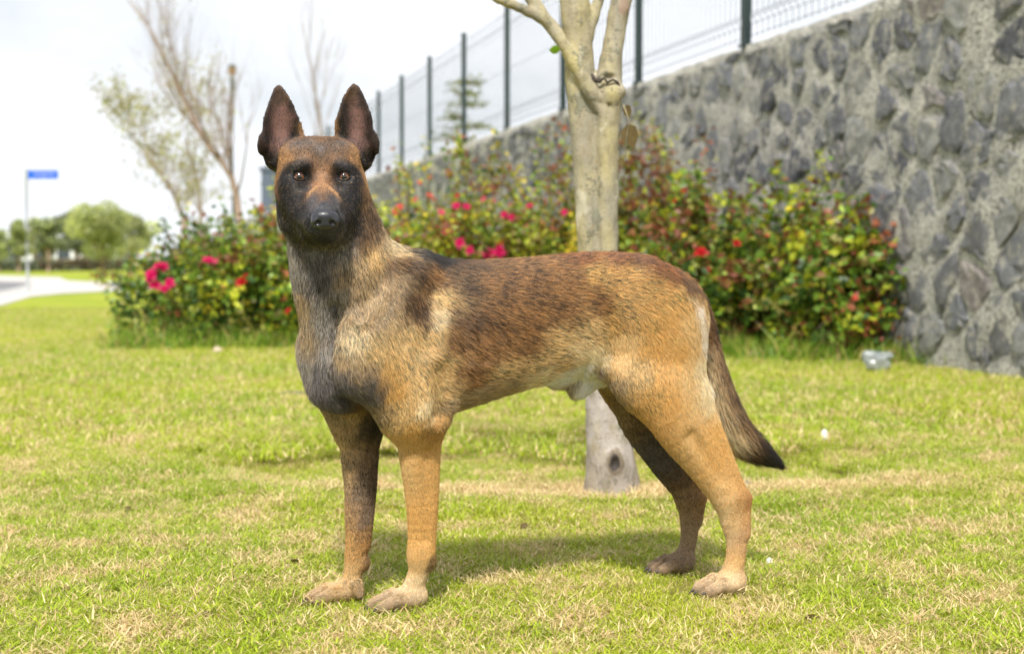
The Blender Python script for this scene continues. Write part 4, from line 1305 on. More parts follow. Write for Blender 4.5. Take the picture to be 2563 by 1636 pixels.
    # ---------------- far hind leg
    F.ell(P3(1650, 850, -.055), (.064, .046, .100), k=0.035)
    F.cone(P3(1600, 800, -.05), P3(1545, 900, -.08), .055, .050, (.7, .65), k=0.03)
    leg = [((1560, 915, -.085), .060), ((1583, 985, -.092), .052), ((1606, 1060, -.098), .042), ((1638, 1120, -.101), .036), ((1670, 1170, -.102), .031),
           ((1704, 1215, -.103), .028), ((1722, 1246, -.103), .027)]
    F.chain([(P3(*p), r * (.86 if p[1] > 1100 else .93)) for p, r in leg], lat=.78, k=0.018)
    F.cone(P3(1650, 1060, -.09), P3(1750, 1225, -.103), .028, .011, (.7, .9), k=0.022)
    leg = [((1724, 1250, -.103), .0265), ((1726, 1290, -.103), .0225), ((1726, 1325, -.103), .0195), ((1722, 1360, -.103), .0175),
           ((1714, 1388, -.103), .0195), ((1703, 1410, -.103), .0225)]
    F.chain([(P3(*p), r * .86) for p, r in leg], lat=.85, k=0.014)
    F.cone(P3(1752, 1240, -.103), P3(1744, 1300, -.103), .010, .008, k=0.018)
    paw(1685, 1425, -.103, 1735, 1634, 0.93)
    # ---------------- flank folds, belly, sheath
    F.cone(P3(1535, 895, .055), P3(1578, 950, .070), .018, .024, (.5, .8), k=0.045)
    F.cone(P3(1530, 905, -.055), P3(1560, 960, -.078), .020, .026, (.5, .8), k=0.045)
    F.cone(P3(1392, 944, .0), P3(1500, 930, .0), .016, .024, (1.1, 1.2), k=0.025)
    F.cone(P3(1500, 925, .0), P3(1450, 964, .006), .022, .0215, k=0.012)
    # ---------------- tail
    tl = [((1650, 700), .026), ((1692, 712), .0235), ((1728, 742), .0205), ((1752, 785), .0190), ((1770, 842), .0175), ((1781, 898), .0185), ((1791, 945), .021), ((1803, 992), .024),
          ((1821, 1045), .0265), ((1845, 1084), .026), ((1878, 1114), .0215), ((1911, 1137), .0135), ((1944, 1157), .004)]
    F.chain([(P3(p[0], p[1], .004), r) for p, r in tl], k=0.02)
    # hollows: behind the shoulder, between neck and shoulder, along the thigh, behind the elbow
    F.cone(P3(1058, 690, .106), P3(1066, 860, .117), .014, .017, k=0.020, mode='s')
    F.cone(P3(838, 760, .064), P3(852, 885, .060), .009, .013, k=0.018, mode='s')
    F.cone(P3(985, 655, .090), P3(905, 790, .098), .012, .014, k=0.025, mode='s')
    F.cone(P3(855, 985, .052), P3(935, 1055, .05), .008, .008, k=0.02, mode='s')
    F.cone(P3(1535, 740, .108), P3(1548, 880, .104), .014, .018, k=0.03, mode='s')
    F.cone(P3(1110, 930, .124), P3(1103, 1030, .114), .014, .016, k=0.025, mode='s')
    F.cone(P3(1732, 1090, .134), P3(1812, 1195, .134), .007, .007, k=0.02, mode='s')
    for i in range(6):                                                     # ribs, barely there
        x = 1130 + i * 42
        F.cone(P3(x, 770, .119), P3(x + 34, 900, .117), .0045, .0045, k=0.014, mode='s')
    return F, toes

# ---------------- the head, in its own frame: r = image right, f = towards the camera, u = up
HEAD_O = np.array(at(804, 443, 2.555))
_hf = -ray(804, 443); _hf[2] *= 0.2; _hf /= np.linalg.norm(_hf)
_yaw = math.radians(3.0)
_hr = np.cross(np.array([0, 0, 1.0]), _hf)
_hr /= np.linalg.norm(_hr)
if _hr[0] < 0: _hr = -_hr
_hf2 = _hf * math.cos(_yaw) + _hr * math.sin(_yaw)
_hr2 = _hr * math.cos(_yaw) - _hf * math.sin(_yaw)
_hu = np.cross(_hr2, -_hf2); _hu /= np.linalg.norm(_hu)
if _hu[2] < 0: _hu = -_hu
HR = np.stack([_hr2, _hf2, _hu], 1)       # head -> world
HRL = DR.T @ HR                           # head -> dog frame
HOL = to_local(HEAD_O)

def hd(r, f, u): return HOL + HRL @ np.array([r, f, u], float)
def to_head(P): return (P - HOL) @ HRL

def hpx(zx, zy, f):
    """head-frame point on the sight line through the head close-up pixel at head-frame depth f"""
    px, py = 600 + zx / 3.2025, 180 + zy / 3.2025
    o = (np.array([0, 0, CAM_H]) - HEAD_O) @ HR
    d = ray(px, py) @ HR
    t = (f - o[1]) / d[1]
    return o + d * t

EAR_L = [(320, 82), (355, 100), (410, 180), (450, 270), (480, 360), (505, 430), (522, 500), (500, 560), (430, 640), (370, 700), (300, 760),
         (255, 765), (212, 742), (190, 690), (152, 640), (136, 590), (146, 520), (174, 470), (178, 390), (200, 300), (230, 210), (262, 120), (288, 90)]
EAR_R = [(935, 70), (975, 90), (1010, 160), (1045, 250), (1070, 330), (1082, 400), (1082, 450), (1110, 500), (1125, 570), (1108, 640), (1080, 710),
         (1045, 760), (1010, 775), (970, 720), (900, 650), (830, 580), (770, 540), (748, 500), (750, 410), (780, 330), (800, 250), (830, 180), (870, 110), (900, 78)]

def poly_sdf(P, poly):
    n = len(poly); d = np.full(len(P), 1e9); ins = np.zeros(len(P), bool)
    for i in range(n):
        a, b = poly[i], poly[(i + 1) % n]
        e = b - a; w = P - a
        t = np.clip((w @ e) / (e @ e), 0, 1)
        d = np.minimum(d, ((w - t[:, None] * e) ** 2).sum(1))
        c = ((a[1] > P[:, 1]) != (b[1] > P[:, 1])) & (P[:, 0] < (b[0] - a[0]) * (P[:, 1] - a[1]) / (b[1] - a[1] + 1e-12) + a[0])
        ins ^= c
    d = np.sqrt(d)
    return np.where(ins, -d, d)

def build_head_field(F):
    RL = HRL
    def E(c, r, k=0.02, mode='u', rot=None):
        R = RL if rot is None else RL @ rot
        F.ell(hd(*c), r, R, k, mode)
    def CN(a, b, ra, rb, lat=(1, 1), k=0.02, mode='u', ax=(1, 0, 0)):
        F.cone(hd(*a), hd(*b), ra, rb, lat, RL @ np.array(ax, float), k, mode)
    E((.001, -.080, .006), (.0745, .088, .066))
    E((-.001, -.048, .022), (.060, .046, .048), k=0.02)
    E((-.036, -.058, .045), (.034, .045, .024), k=0.02); E((.034, -.058, .045), (.034, .045, .024), k=0.02)
    for s in (-1, 1):
        E((.002 + s * .049, -.060, -.032), (.029, .052, .058), k=0.025)                 # cheeks
        CN((.002 + s * .042, -.065, -.072), (s * .020, .030, -.098), .026, .018, k=0.025)   # jaw branches
        CN((s * .040, -.030, -.020), (s * .030, .010, -.060), .030, .026, k=0.025)
        E((s * .034, -.012, .018), (.021, .012, .009), k=0.014)                  # brow
        E((s * .046, -.020, -.012), (.020, .016, .012), k=0.014)                 # below the eye
        CN((s * .020, .012, -.066), (s * .016, .072, -.084), .0275, .0195, k=0.016)    # flews
    CN((0, -.030, -.012), (.001, .040, -.050), .034, .0245, (1.0, .95), k=0.020)
    CN((.001, .040, -.050), (.003, .088, -.070), .0240, .0200, (1, 1.08), k=0.016)
    CN((0, -.030, -.084), (.002, .070, -.103), .034, .0155, (1.1, 1.2), k=0.02)
    # groove of the forehead, eye sockets, mouth line, philtrum
    CN((0, .007, .012), (0, -.006, .060), .008, .008, k=0.025, mode='s')
    for s in (-1, 1):
        E((s * .022, .012, -.010), (.010, .012, .016), k=0.018, mode='s')
    for s in (-1, 1):
        c = hpx(479 if s < 0 else 841, 841, 0.0)
        E((c[0], .001, c[2]), (.0112, .018, .0080), k=0.005, mode='s')
    # mouth slit along the lip line
    mp = [hpx(447, 1236, .048), hpx(480, 1278, .058), hpx(540, 1318, .072), hpx(610, 1335, .084), hpx(690, 1322, .092), hpx(760, 1330, .086), hpx(820, 1305, .070), hpx(868, 1250, .050)]
    for a, b in zip(mp[:-1], mp[1:]):
        F.cone(hd(*a), hd(*b), .0024, .0024, k=0.006, mode='s')
    # ears: cupped shells, open towards the camera
    for poly, side in ((EAR_L, -1), (EAR_R, 1)):
        pts = np.array([hpx(x, y, -.055) for x, y in poly])[:, [0, 2]]
        tip = pts[0]
        base = np.array([side * .070, .040])
        axis = (tip - base) / np.linalg.norm(tip - base)
        perp = np.array([axis[1], -axis[0]])
        def fn(P, pts=pts, base=base, axis=axis, perp=perp, side=side):
            q = to_head(P)
            ru = q[:, [0, 2]]
            o = poly_sdf(ru, pts)
            a = (ru - base) @ axis; w = (ru - base) @ perp
            hw = np.interp(a, [-.04, 0, .05, .10, .145], [.05, .045, .036, .026, .004])
            s = -.084 + .036 * np.clip(np.abs(w) / hw, 0, 1.15) ** 2 * np.interp(a, [-.03, .02, .10, .14], [1.0, 1.0, .6, .2]) - .008 * np.clip(a, 0, .2) / .14
            t = np.interp(a, [-.02, .03, .13], [.0075, .0052, .0034])
            df = np.abs(q[:, 1] - s) * 0.8 - t
            return smax(df, o + .0032, .006)
        lo3 = np.array([pts[:, 0].min(), -.115, pts[:, 1].min()]); hi3 = np.array([pts[:, 0].max(), -.03, pts[:, 1].max()])
        cs = np.array([hd(*[(lo3, hi3)[b][i] for i, b in enumerate(c)]) for c in [(i, j, k) for i in (0, 1) for j in (0, 1) for k in (0, 1)]])
        F.add(fn, cs.min(0), cs.max(0), 0.010)
        # root of the ear on the skull, inner notch lobe (little pouch at the outer edge)
        E((side * .066, -.100, .046), (.034, .020, .030), k=0.02)
        lp = hpx(172 if side < 0 else 1095, 590, -.05)
        E((lp[0] - side * .002, -.060, lp[2]), (.0055, .006, .012), k=0.010)

_F, TOES = build_dog_field()
build_head_field(_F)
lo, hi = (-.20, -.20, -.004), (.90, .34, 1.03)
dog_v, dog_f = polygonise(_F, lo, hi, DOG_RES)
# keep the largest connected shell only (drops the odd speck)
def largest(v, f):
    lab = np.arange(len(v))
    while True:
        m = lab[f].min(1)
        new = lab.copy()
        for i in range(4): np.minimum.at(new, f[:, i], m)
        new = new[new]
        if (new == lab).all(): break
        lab = new
    u, c = np.unique(lab, return_counts=True)
    keep = lab == u[c.argmax()]
    idx = np.cumsum(keep) - 1
    return v[keep], idx[f[keep[f[:, 0]]]]
dog_v, dog_f = largest(dog_v, dog_f)
dog_n = vnormals(dog_v, dog_f)

# ---------------- coat: colour, share of black-tipped hair, lie and length, all given at points of the body
TAN, LTAN, ORG = srgb(214, 176, 120), srgb(230, 204, 160), srgb(208, 160, 94)
SAD, BRN, RED = srgb(160, 116, 70), srgb(112, 84, 58), srgb(150, 98, 58)
GRY, DGR, BLK, MSK = srgb(152, 144, 134), srgb(104, 98, 96), srgb(38, 33, 31), srgb(46, 46, 52)
CRM, WHT, TAUP = srgb(240, 222, 190), srgb(242, 236, 228), srgb(174, 148, 112)
MUD, PINK = srgb(168, 142, 112), srgb(120, 80, 74)
# px, py, colour, dark share, image direction of the hair (dx, dy), length mm
BODY = [
 # neck, front
 (720, 600, GRY, .35, (-.3, 1), 16), (740, 680, GRY, .35, (-.1, 1), 18), (760, 760, TAUP, .3, (0, 1), 18), (775, 850, TAUP, .35, (0, 1), 18), (775, 900, GRY, 0.28, (.1, 1), 18),
 (790, 620, GRY, .5, (0, 1), 18), (800, 650, DGR, .6, (0, 1), 20), (805, 700, DGR, .6, (0, 1), 20), (800, 760, GRY, .5, (0, 1), 20), (815, 820, GRY, .45, (0, 1), 20),
 (860, 620, GRY, .5, (.1, 1), 18), (865, 690, TAUP, .5, (.1, 1), 18), (845, 740, GRY, .5, (.1, 1), 18), (830, 880, GRY, .4, (.1, 1), 20), (800, 930, DGR, 0.33, (.2, 1), 20),
 (820, 960, DGR, 0.39, (.4, 1), 20), (860, 950, DGR, 0.33, (.4, 1), 18), (850, 990, DGR, 0.39, (.5, 1), 18), (900, 1010, BRN, .6, (.4, 1), 16),
 # neck, side
 (945, 520, BRN, .6, (.3, 1), 16), (935, 560, BRN, .65, (.3, 1), 18), (905, 600, BRN, .6, (.2, 1), 18), (960, 600, TAUP, .35, (.4, 1), 20), (900, 660, TAUP, .5, (.2, 1), 18),
 (930, 640, TAN, .25, (.2, 1), 20), (985, 620, LTAN, .3, (.7, 1), 22), (900, 730, TAUP, .3, (.2, 1), 18), (940, 700, TAUP, .3, (.3, 1), 18), (975, 660, BRN, .6, (.7, 1), 20),
 (1000, 640, TAN, .35, (.9, .8), 20), (960, 735, TAUP, .35, (.3, 1), 18), (868, 800, TAUP, .35, (.2, 1), 12), (880, 850, LTAN, .4, (.3, 1), 16), (860, 890, TAUP, .4, (.3, 1), 16),
 # shoulder
 (1000, 700, TAUP, .45, (.6, 1), 18), (1020, 660, BRN, .7, (.9, .6), 20), (1030, 740, BRN, .55, (.6, 1), 18), (1055, 700, BRN, .8, (.6, 1), 18), (1050, 780, BRN, .7, (.5, 1), 18),
 (980, 780, TAUP, .35, (.4, 1), 16), (940, 800, TAUP, .3, (.4, 1), 16), (1000, 840, TAN, .35, (.5, 1), 16), (940, 870, TAN, .3, (.5, 1), 16), (1040, 850, TAN, .4, (.6, 1), 16),
 (905, 920, TAUP, .5, (.5, 1), 16), (930, 950, DGR, 0.36, (.5, 1), 14), (920, 990, DGR, 0.30, (.6, 1), 14), (975, 930, ORG, .2, (.4, 1), 14), (990, 980, ORG, .2, (.3, 1), 12), (1030, 920, TAN, .3, (.5, 1), 14),
 (1050, 980, TAN, .25, (.3, 1), 12), (950, 1030, TAUP, .5, (.5, 1), 12), (1000, 1040, TAN, .25, (.2, 1), 10), (1075, 1020, LTAN, .15, (.2, 1), 12), (1082, 960, TAN, .2, (.4, 1), 14), (1090, 1055, ORG, .45, (.2, 1), 10),
 # light band behind the shoulder and saddle
 (1085, 690, SAD, .45, (.9, .6), 18), (1088, 740, TAN, .25, (.8, .9), 16, 9), (1092, 775, LTAN, .1, (.8, .9), 16, 7), (1092, 805, LTAN, .1, (.8, .9), 16, 7), (1082, 845, TAN, .25, (.8, .9), 16), (1120, 740, TAN, .35, (.9, .6), 18),
 (1040, 640, BLK, .85, (1, .4), 18), (1100, 650, BLK, .75, (1, .3), 18), (1180, 665, BRN, .7, (1, .15), 18), (1250, 665, SAD, .6, (1, .05), 18), (1340, 655, SAD, .55, (1, 0), 18), (1440, 645, RED, .45, (1, 0), 18),
 (1540, 640, RED, .45, (1, .05), 18), (1610, 655, RED, .4, (1, .3), 20), (1670, 680, RED, .5, (1, .7), 20), (1715, 710, BRN, .6, (.9, 1), 20),
 (1150, 720, BRN, .7, (1, .4), 20), (1160, 800, BRN, .7, (1, .6), 20), (1130, 850, SAD, .6, (1, .7), 18), (1230, 720, SAD, .65, (1, .3), 20), (1230, 800, SAD, .6, (1, .5), 20), (1220, 880, SAD, .5, (1, .6), 18),
 (1310, 700, SAD, .6, (1, .15), 20), (1320, 780, SAD, .6, (1, .3), 20), (1310, 860, SAD, .45, (1, .4), 18), (1400, 700, SAD, .5, (1, .1), 20), (1400, 780, SAD, .5, (1, .2), 18), (1400, 850, TAN, .35, (1, .3), 18),
 (1490, 690, ORG, .45, (1, .1), 18), (1490, 760, SAD, .5, (1, .15), 18), (1480, 820, TAN, .35, (1, .3), 16), (1580, 690, ORG, .45, (1, .3), 18), (1570, 760, ORG, .4, (1, .4), 16), (1540, 800, ORG, .55, (.8, 1), 14),
 (1640, 720, ORG, .4, (1, .5), 18), (1690, 740, ORG, .35, (.9, .9), 18),
 # lower ribs and belly
 (1100, 900, TAN, .4, (1, .6), 16), (1110, 960, TAN, .3, (1, .6), 16), (1130, 1010, TAUP, .2, (1, .3), 18), (1170, 940, SAD, .4, (1, .5), 16), (1180, 990, TAUP, .25, (1, .2), 18), (1250, 930, TAN, .4, (1, .3), 16),
 (1260, 970, TAUP, .2, (1, .2), 18), (1330, 910, TAN, .35, (1, .2), 16), (1340, 945, LTAN, .15, (1, .2), 16), (1400, 895, TAN, .2, (1, .1), 16), (1430, 880, LTAN, .08, (1, .5), 16, 9), (1480, 874, LTAN, .03, (.8, .9), 16, 8),
 (1508, 890, LTAN, .05, (.6, 1), 16, 5), (1400, 955, WHT, 0, (1, .1), 14), (1450, 940, WHT, 0, (.3, 1), 12), (1470, 975, WHT, 0, (-.6, .8), 14), (1425, 970, TAUP, .3, (-.5, 1), 18), (1496, 930, PINK, 0, (.1, 1), 4, 4),
 # thigh
 (1560, 860, TAN, .15, (.3, 1), 14), (1548, 918, TAN, .1, (.3, 1), 14, 8), (1620, 800, ORG, .25, (.7, .8), 14), (1680, 790, ORG, .15, (.8, .8), 14), (1725, 790, TAN, .12, (.6, 1), 14), (1640, 870, ORG, .15, (.5, 1), 13),
 (1700, 870, ORG, .1, (.5, 1), 13), (1745, 850, TAN, .05, (.4, 1), 14), (1600, 930, TAN, .25, (.4, 1), 12), (1660, 950, ORG, .15, (.3, 1), 12), (1720, 950, TAN, .1, (.3, 1), 12), (1755, 930, LTAN, .05, (.3, 1), 16),
 (1620, 1000, ORG, .25, (.5, 1), 11), (1680, 1020, ORG, .12, (.4, 1), 11), (1740, 1020, TAN, .1, (.3, 1), 12), (1765, 1000, LTAN, .05, (.2, 1), 16), (1728, 745, CRM, .0, (.6, 1), 16, 5), (1742, 775, WHT, 0, (.4, 1), 18, 5), (1753, 808, WHT, 0, (.4, 1), 20, 6), (1760, 850, WHT, 0, (.3, 1), 22, 7), (1766, 900, CRM, 0, (.3, 1), 22, 8), (1772, 960, CRM, .05, (.2, 1), 20, 8), (1730, 820, TAN, .08, (.5, 1), 14), (1715, 760, ORG, .2, (.7, 1), 16),
 # near shank and pastern
 (1670, 1090, ORG, 0.08, (.6, 1), 9), (1720, 1090, TAN, 0.05, (.6, 1), 9), (1770, 1100, ORG, 0.07, (.5, 1), 9), (1730, 1160, TAN, 0.08, (.6, 1), 8), (1780, 1160, ORG, 0.07, (.6, 1), 8), (1800, 1230, TAN, 0.05, (.6, 1), 7),
 (1840, 1220, ORG, 0.09, (.7, 1), 7), (1868, 1255, RED, 0.14, (.2, 1), 6), (1815, 1280, LTAN, 0.02, (.3, 1), 6), (1850, 1290, ORG, 0.07, (.1, 1), 6), (1828, 1340, LTAN, 0.03, (.1, 1), 6), (1862, 1340, RED, 0.11, (0, 1), 6),
 (1840, 1400, ORG, 0.03, (-.1, 1), 6), (1830, 1450, LTAN, 0.02, (-.3, 1), 6), (1790, 1475, MUD, 0.07, (-1, .5), 6), (1765, 1490, MUD, 0.11, (-1, .4), 6), (1850, 1470, MUD, 0.07, (-.2, 1), 6),
 # near fore leg
 (1030, 1080, ORG, 0.09, (.1, 1), 8), (1085, 1080, SAD, 0.14, (.1, 1), 8), (1010, 1130, TAN, 0.07, (.1, 1), 7), (1060, 1140, ORG, 0.05, (.1, 1), 7), (1030, 1200, TAN, 0.05, (0, 1), 6), (1075, 1210, ORG, 0.07, (0, 1), 6), (1035, 1280, ORG, 0.04, (0, 1), 6),
 (1075, 1290, ORG, 0.05, (0, 1), 6), (1035, 1350, ORG, 0.07, (0, 1), 6), (1075, 1360, ORG, 0.09, (0, 1), 6), (1035, 1410, TAN, 0.05, (-.1, 1), 6), (1091, 1410, BLK, .8, (0, 1), 4, 13), (1030, 1470, LTAN, 0.02, (-.3, 1), 6), (1000, 1500, MUD, 0.05, (-1, .6), 6),
 (960, 1520, MUD, 0.11, (-1, .4), 6), (1045, 1515, TAUP, 0.05, (-.4, 1), 6),
]
FAR = [  # the far legs, the tail: not mirrored; dark hair plus painted near-leg shadow
 (840, 1040, TAUP, .4, (.1, 1), 10), (880, 1050, TAN, .35, (.1, 1), 10), (925, 1080, BLK, .6, (.1, 1), 10), (855, 1120, TAN, .35, (0, 1), 8), (890, 1130, TAUP, .45, (0, 1), 8), (930, 1150, BRN, .7, (0, 1), 8),
 (870, 1200, TAN, .4, (0, 1), 7), (900, 1210, DGR, .6, (0, 1), 7), (930, 1220, BRN, .7, (0, 1), 7), (865, 1290, ORG, .15, (0, 1), 6), (900, 1290, DGR, .5, (0, 1), 6), (870, 1370, ORG, .25, (0, 1), 6), (910, 1370, SAD, .4, (0, 1), 6),
 (880, 1430, TAN, .1, (-.1, 1), 6), (855, 1480, TAN, .1, (-.4, 1), 6), (810, 1505, MUD, .15, (-1, .4), 6), (890, 1490, MUD, .3, (-.3, 1), 6), (925, 1413, BLK, .8, (0, 1), 4, 13), (898, 1474, BLK, 1, (0, 1), 3, 9),
 (1540, 960, TAUP, .4, (.3, 1), 12), (1570, 1050, TAUP, .5, (.4, 1), 10), (1600, 1060, BRN, .6, (.4, 1), 10), (1620, 1120, DGR, .65, (.6, 1), 9), (1660, 1170, DGR, .6, (.6, 1), 8), (1690, 1200, BRN, .6, (.6, 1), 8),
 (1710, 1250, TAUP, .4, (.3, 1), 7), (1745, 1245, SAD, .4, (.2, 1), 7), (1720, 1310, MUD, .3, (0, 1), 6), (1720, 1370, MUD, .2, (-.1, 1), 6), (1690, 1410, MUD, .2, (-1, .5), 6), (1650, 1425, MUD, .3, (-1, .4), 6), (1720, 1420, MUD, .3, (-.3, 1), 6),
]
_tn = [(1728, 742, 26), (1752, 785, 24), (1768, 830, 22), (1781, 892, 22), (1791, 940, 24), (1806, 990, 24), (1826, 1045, 26), (1850, 1083, 25), (1882, 1114, 20), (1908, 1134, 13), (1938, 1155, 4)]
TAIL = []
for _i, (_x, _y, _r) in enumerate(_tn):
    _a, _c = _tn[max(_i - 1, 0)], _tn[min(_i + 1, len(_tn) - 1)]
    _dx, _dy = _c[0] - _a[0], _c[1] - _a[1]; _l = math.hypot(_dx, _dy); _dx /= _l; _dy /= _l
    _ln = (12, 12, 13, 15, 18, 22, 26, 27, 25, 22, 18)[_i]
    for _o, _cc, _dk in ((.9, BLK if _i > 1 else BRN, .7), (.5, SAD, .45), (0, TAUP, .3), (-.4, LTAN, .2), (-.85, LTAN, .08)):
        if _i < 2: _cc, _dk = ((BRN, .6) if _o > 0 else (TAUP, .4))
        if _i == 8: _cc, _dk = ((BLK, .9) if _o > 0 else (BRN, .6))
        if _i > 8: _cc, _dk = BLK, 1.0
        TAIL.append((_x + _dy * _r * _o, _y - _dx * _r * _o, _cc, _dk, (_dx, _dy), _ln, 11))
HBRN = srgb(132, 100, 72)
HORG = srgb(178, 134, 90)
BRG = srgb(150, 112, 80)
EARI, EARD = srgb(122, 90, 80), srgb(68, 53, 47)
# head close-up pixels: zx, zy, colour, dark share, direction, length mm
_HEADS = [
 (640, 560, BRN, .5, (0, -1), 6), (470, 590, DGR, .5, (-.3, -1), 6), (550, 570, DGR, .5, (-.3, -1), 6), (800, 580, DGR, .5, (.3, -1), 6), (610, 680, BRN, .6, (0, -1), 5), (690, 680, BRN, .6, (0, -1), 5), (520, 540, HBRN, .5, (-.3, -1), 7), (760, 540, HBRN, .5, (.3, -1), 7), (640, 640, DGR, .55, (0, -1), 6), (560, 600, BRN, .6, (-.2, -1), 6), (730, 600, BRN, .6, (.2, -1), 6),
 (460, 620, HBRN, .4, (-.5, -.8), 7), (830, 620, HBRN, .4, (.5, -.8), 7), (540, 690, HBRN, .35, (-.2, -1), 6), (655, 730, BRN, .55, (0, -1), 5), (655, 780, HBRN, .35, (0, -1), 4), (750, 690, HBRN, .35, (.2, -1), 6), (400, 700, HORG, .3, (-.7, -.6), 7), (900, 690, HORG, .3, (.7, -.6), 7),
 (330, 740, HORG, .25, (-1, -.2), 8), (960, 740, HORG, .25, (1, -.2), 8), (300, 830, HORG, .3, (-1, .4), 9), (1000, 840, HORG, .3, (1, .4), 9), (305, 950, HBRN, .5, (-.6, 1), 8), (990, 950, HBRN, .45, (.6, 1), 9), (335, 930, MSK, .8, (-.6, 1), 7), (955, 940, MSK, .8, (.6, 1), 7), (340, 1010, MSK, .9, (-.6, 1), 7), (950, 1010, MSK, .9, (.6, 1), 7), (335, 1110, MSK, 1, (-.6, 1), 7), (960, 1120, MSK, .9, (.6, 1), 7), (310, 1080, MSK, .6, (-.3, 1), 8), (985, 1080, HBRN, .65, (.3, 1), 9),
 (530, 760, MSK, 1, (-.4, -1), 4), (790, 760, MSK, 1, (.4, -1), 4), (440, 800, MSK, 1, (-1, -.3), 4), (880, 800, MSK, 1, (1, -.3), 4), (470, 900, MSK, 1, (-1, .3), 4), (850, 900, MSK, 1, (1, .3), 4), (545, 850, MSK, 1, (-.3, -1), 3), (775, 850, MSK, 1, (.3, -1), 3),
 (380, 800, MSK, .9, (-1, 0), 5), (930, 810, MSK, .9, (1, 0), 5), (400, 900, MSK, .85, (-1, .4), 6), (900, 900, MSK, .85, (1, .4), 6),
 (640, 800, BRG, .15, (0, -1), 3), (700, 800, BRG, .2, (0, -1), 3), (660, 870, BRG, .12, (0, -1), 3), (600, 900, BRG, .2, (-.2, -1), 3), (720, 900, BRG, .2, (.2, -1), 3), (560, 960, HORG, .4, (-.3, -1), 3), (765, 960, HORG, .4, (.3, -1), 3), (520, 930, MSK, 1, (-.3, -1), 3), (805, 930, MSK, 1, (.3, -1), 3), (610, 980, BRN, .6, (0, -1), 2), (730, 980, BRN, .6, (0, -1), 2),
 (660, 950, BRG, .3, (0, -1), 3), (670, 1010, BRN, .5, (0, -1), 2), (590, 1020, MSK, 1, (-.3, -1), 2), (750, 1020, MSK, 1, (.3, -1), 2), (675, 1060, MSK, 1, (0, -1), 2), (500, 1000, MSK, 1, (-1, -.2), 3), (830, 1000, MSK, 1, (1, -.2), 3),
 (420, 1000, MSK, .85, (-1, .3), 5), (900, 1000, MSK, .9, (1, .3), 5), (370, 1050, MSK, .95, (-.8, .8), 7), (930, 1060, MSK, .95, (.8, .8), 7), (480, 1130, MSK, 1, (-1, .1), 3), (840, 1130, MSK, 1, (1, .1), 3), (370, 1150, MSK, .9, (-.6, 1), 7), (930, 1150, MSK, .9, (.6, 1), 7),
 (400, 1250, MSK, 1, (-.3, 1), 7), (900, 1230, MSK, 1, (.3, 1), 7), (540, 1220, MSK, 1, (-1, .4), 3), (810, 1200, MSK, 1, (1, .4), 3), (600, 1310, MSK, 1, (-.6, .8), 3), (750, 1310, MSK, 1, (.6, .8), 3), (480, 1330, MSK, 1, (-.3, 1), 5), (850, 1320, MSK, 1, (.3, 1), 5),
 (640, 1370, MSK, 1, (0, 1), 5), (560, 1370, MSK, 1, (0, 1), 5), (720, 1365, MSK, 1, (0, 1), 5),
 # ears
 (640, 1410, DGR, .7, (0, 1), 10), (520, 1400, MSK, .8, (-.2, 1), 9), (760, 1390, MSK, .8, (.2, 1), 9), (420, 1330, MSK, .9, (-.3, 1), 7), (355, 1240, MSK, .7, (-.4, 1), 9), (940, 1260, MSK, .85, (.4, 1), 8), (900, 1340, DGR, .6, (.3, 1), 10),
 (320, 110, EARD, .8, (0, -1), 6), (300, 200, EARD, .6, (0, -1), 6), (360, 200, BRN, .6, (.1, -1), 6), (250, 280, EARD, .7, (-.2, -1), 7), (330, 300, EARI, .35, (0, -1), 6), (420, 280, EARD, .8, (.3, -1), 7), (215, 400, EARD, .8, (-.3, -1), 8), (310, 400, EARI, .2, (0, -1), 5),
 (400, 400, EARI, .4, (.3, -1), 6), (465, 420, BLK, .9, (.4, -1), 9), (500, 450, HORG, .3, (.3, -1), 8), (330, 500, EARI, .1, (0, -1), 4), (440, 520, BLK, .8, (.5, -1), 9), (220, 540, EARD, .8, (-.5, -1), 8), (160, 590, EARD, .5, (-.6, -.6), 6), (290, 600, EARI, .5, (0, -1), 8), (230, 690, BLK, .9, (-.3, -.6), 8),
 (260, 740, BLK, .95, (-.3, .3), 8),
 (940, 100, EARD, .8, (0, -1), 6), (960, 200, EARD, .6, (0, -1), 6), (880, 200, BRN, .6, (-.1, -1), 6), (1010, 280, EARD, .7, (.2, -1), 7), (930, 300, EARI, .35, (0, -1), 6), (840, 280, EARD, .8, (-.3, -1), 7), (1040, 400, EARD, .8, (.3, -1), 8), (940, 400, EARI, .2, (0, -1), 5),
 (860, 400, EARD, .6, (-.3, -1), 6), (800, 430, BLK, .9, (-.4, -1), 9), (765, 440, HORG, .3, (-.3, -1), 8), (930, 500, EARI, .1, (0, -1), 4), (830, 510, BLK, .8, (-.5, -1), 9), (1040, 540, EARD, .8, (.5, -1), 8), (1105, 590, EARD, .5, (.6, -.6), 6), (970, 600, EARI, .5, (0, -1), 8), (1030, 690, BLK, .9, (.3, -.6), 8),
 (1020, 760, BLK, .95, (.3, .3), 8),
]

MSKL = srgb(84, 84, 91)  # lighter mask colour: sheen of the muzzle painted in
_HEADS = [(r[0], r[1], MSKL if (r[2] is MSK and 530 <= r[0] <= 820 and 1000 <= r[1] <= 1320) else (BLK if r[2] is MSK and r[1] > 1355 else r[2]), *r[3:5], r[5] * (.5 if (r[1] < 450 or r[0] < 270 or r[0] > 1035) else .8)) + r[6:] for r in _HEADS]
HEADS = [r + (9,) if (r[1] >= 1230 and r[2] in (MSK, DGR)) else r for r in _HEADS]
BODY = [(r[0], r[1], r[2], min(r[3] + .12, .85), *r[4:]) if r[2] in (SAD, RED) and r[1] < 960 else r for r in BODY]

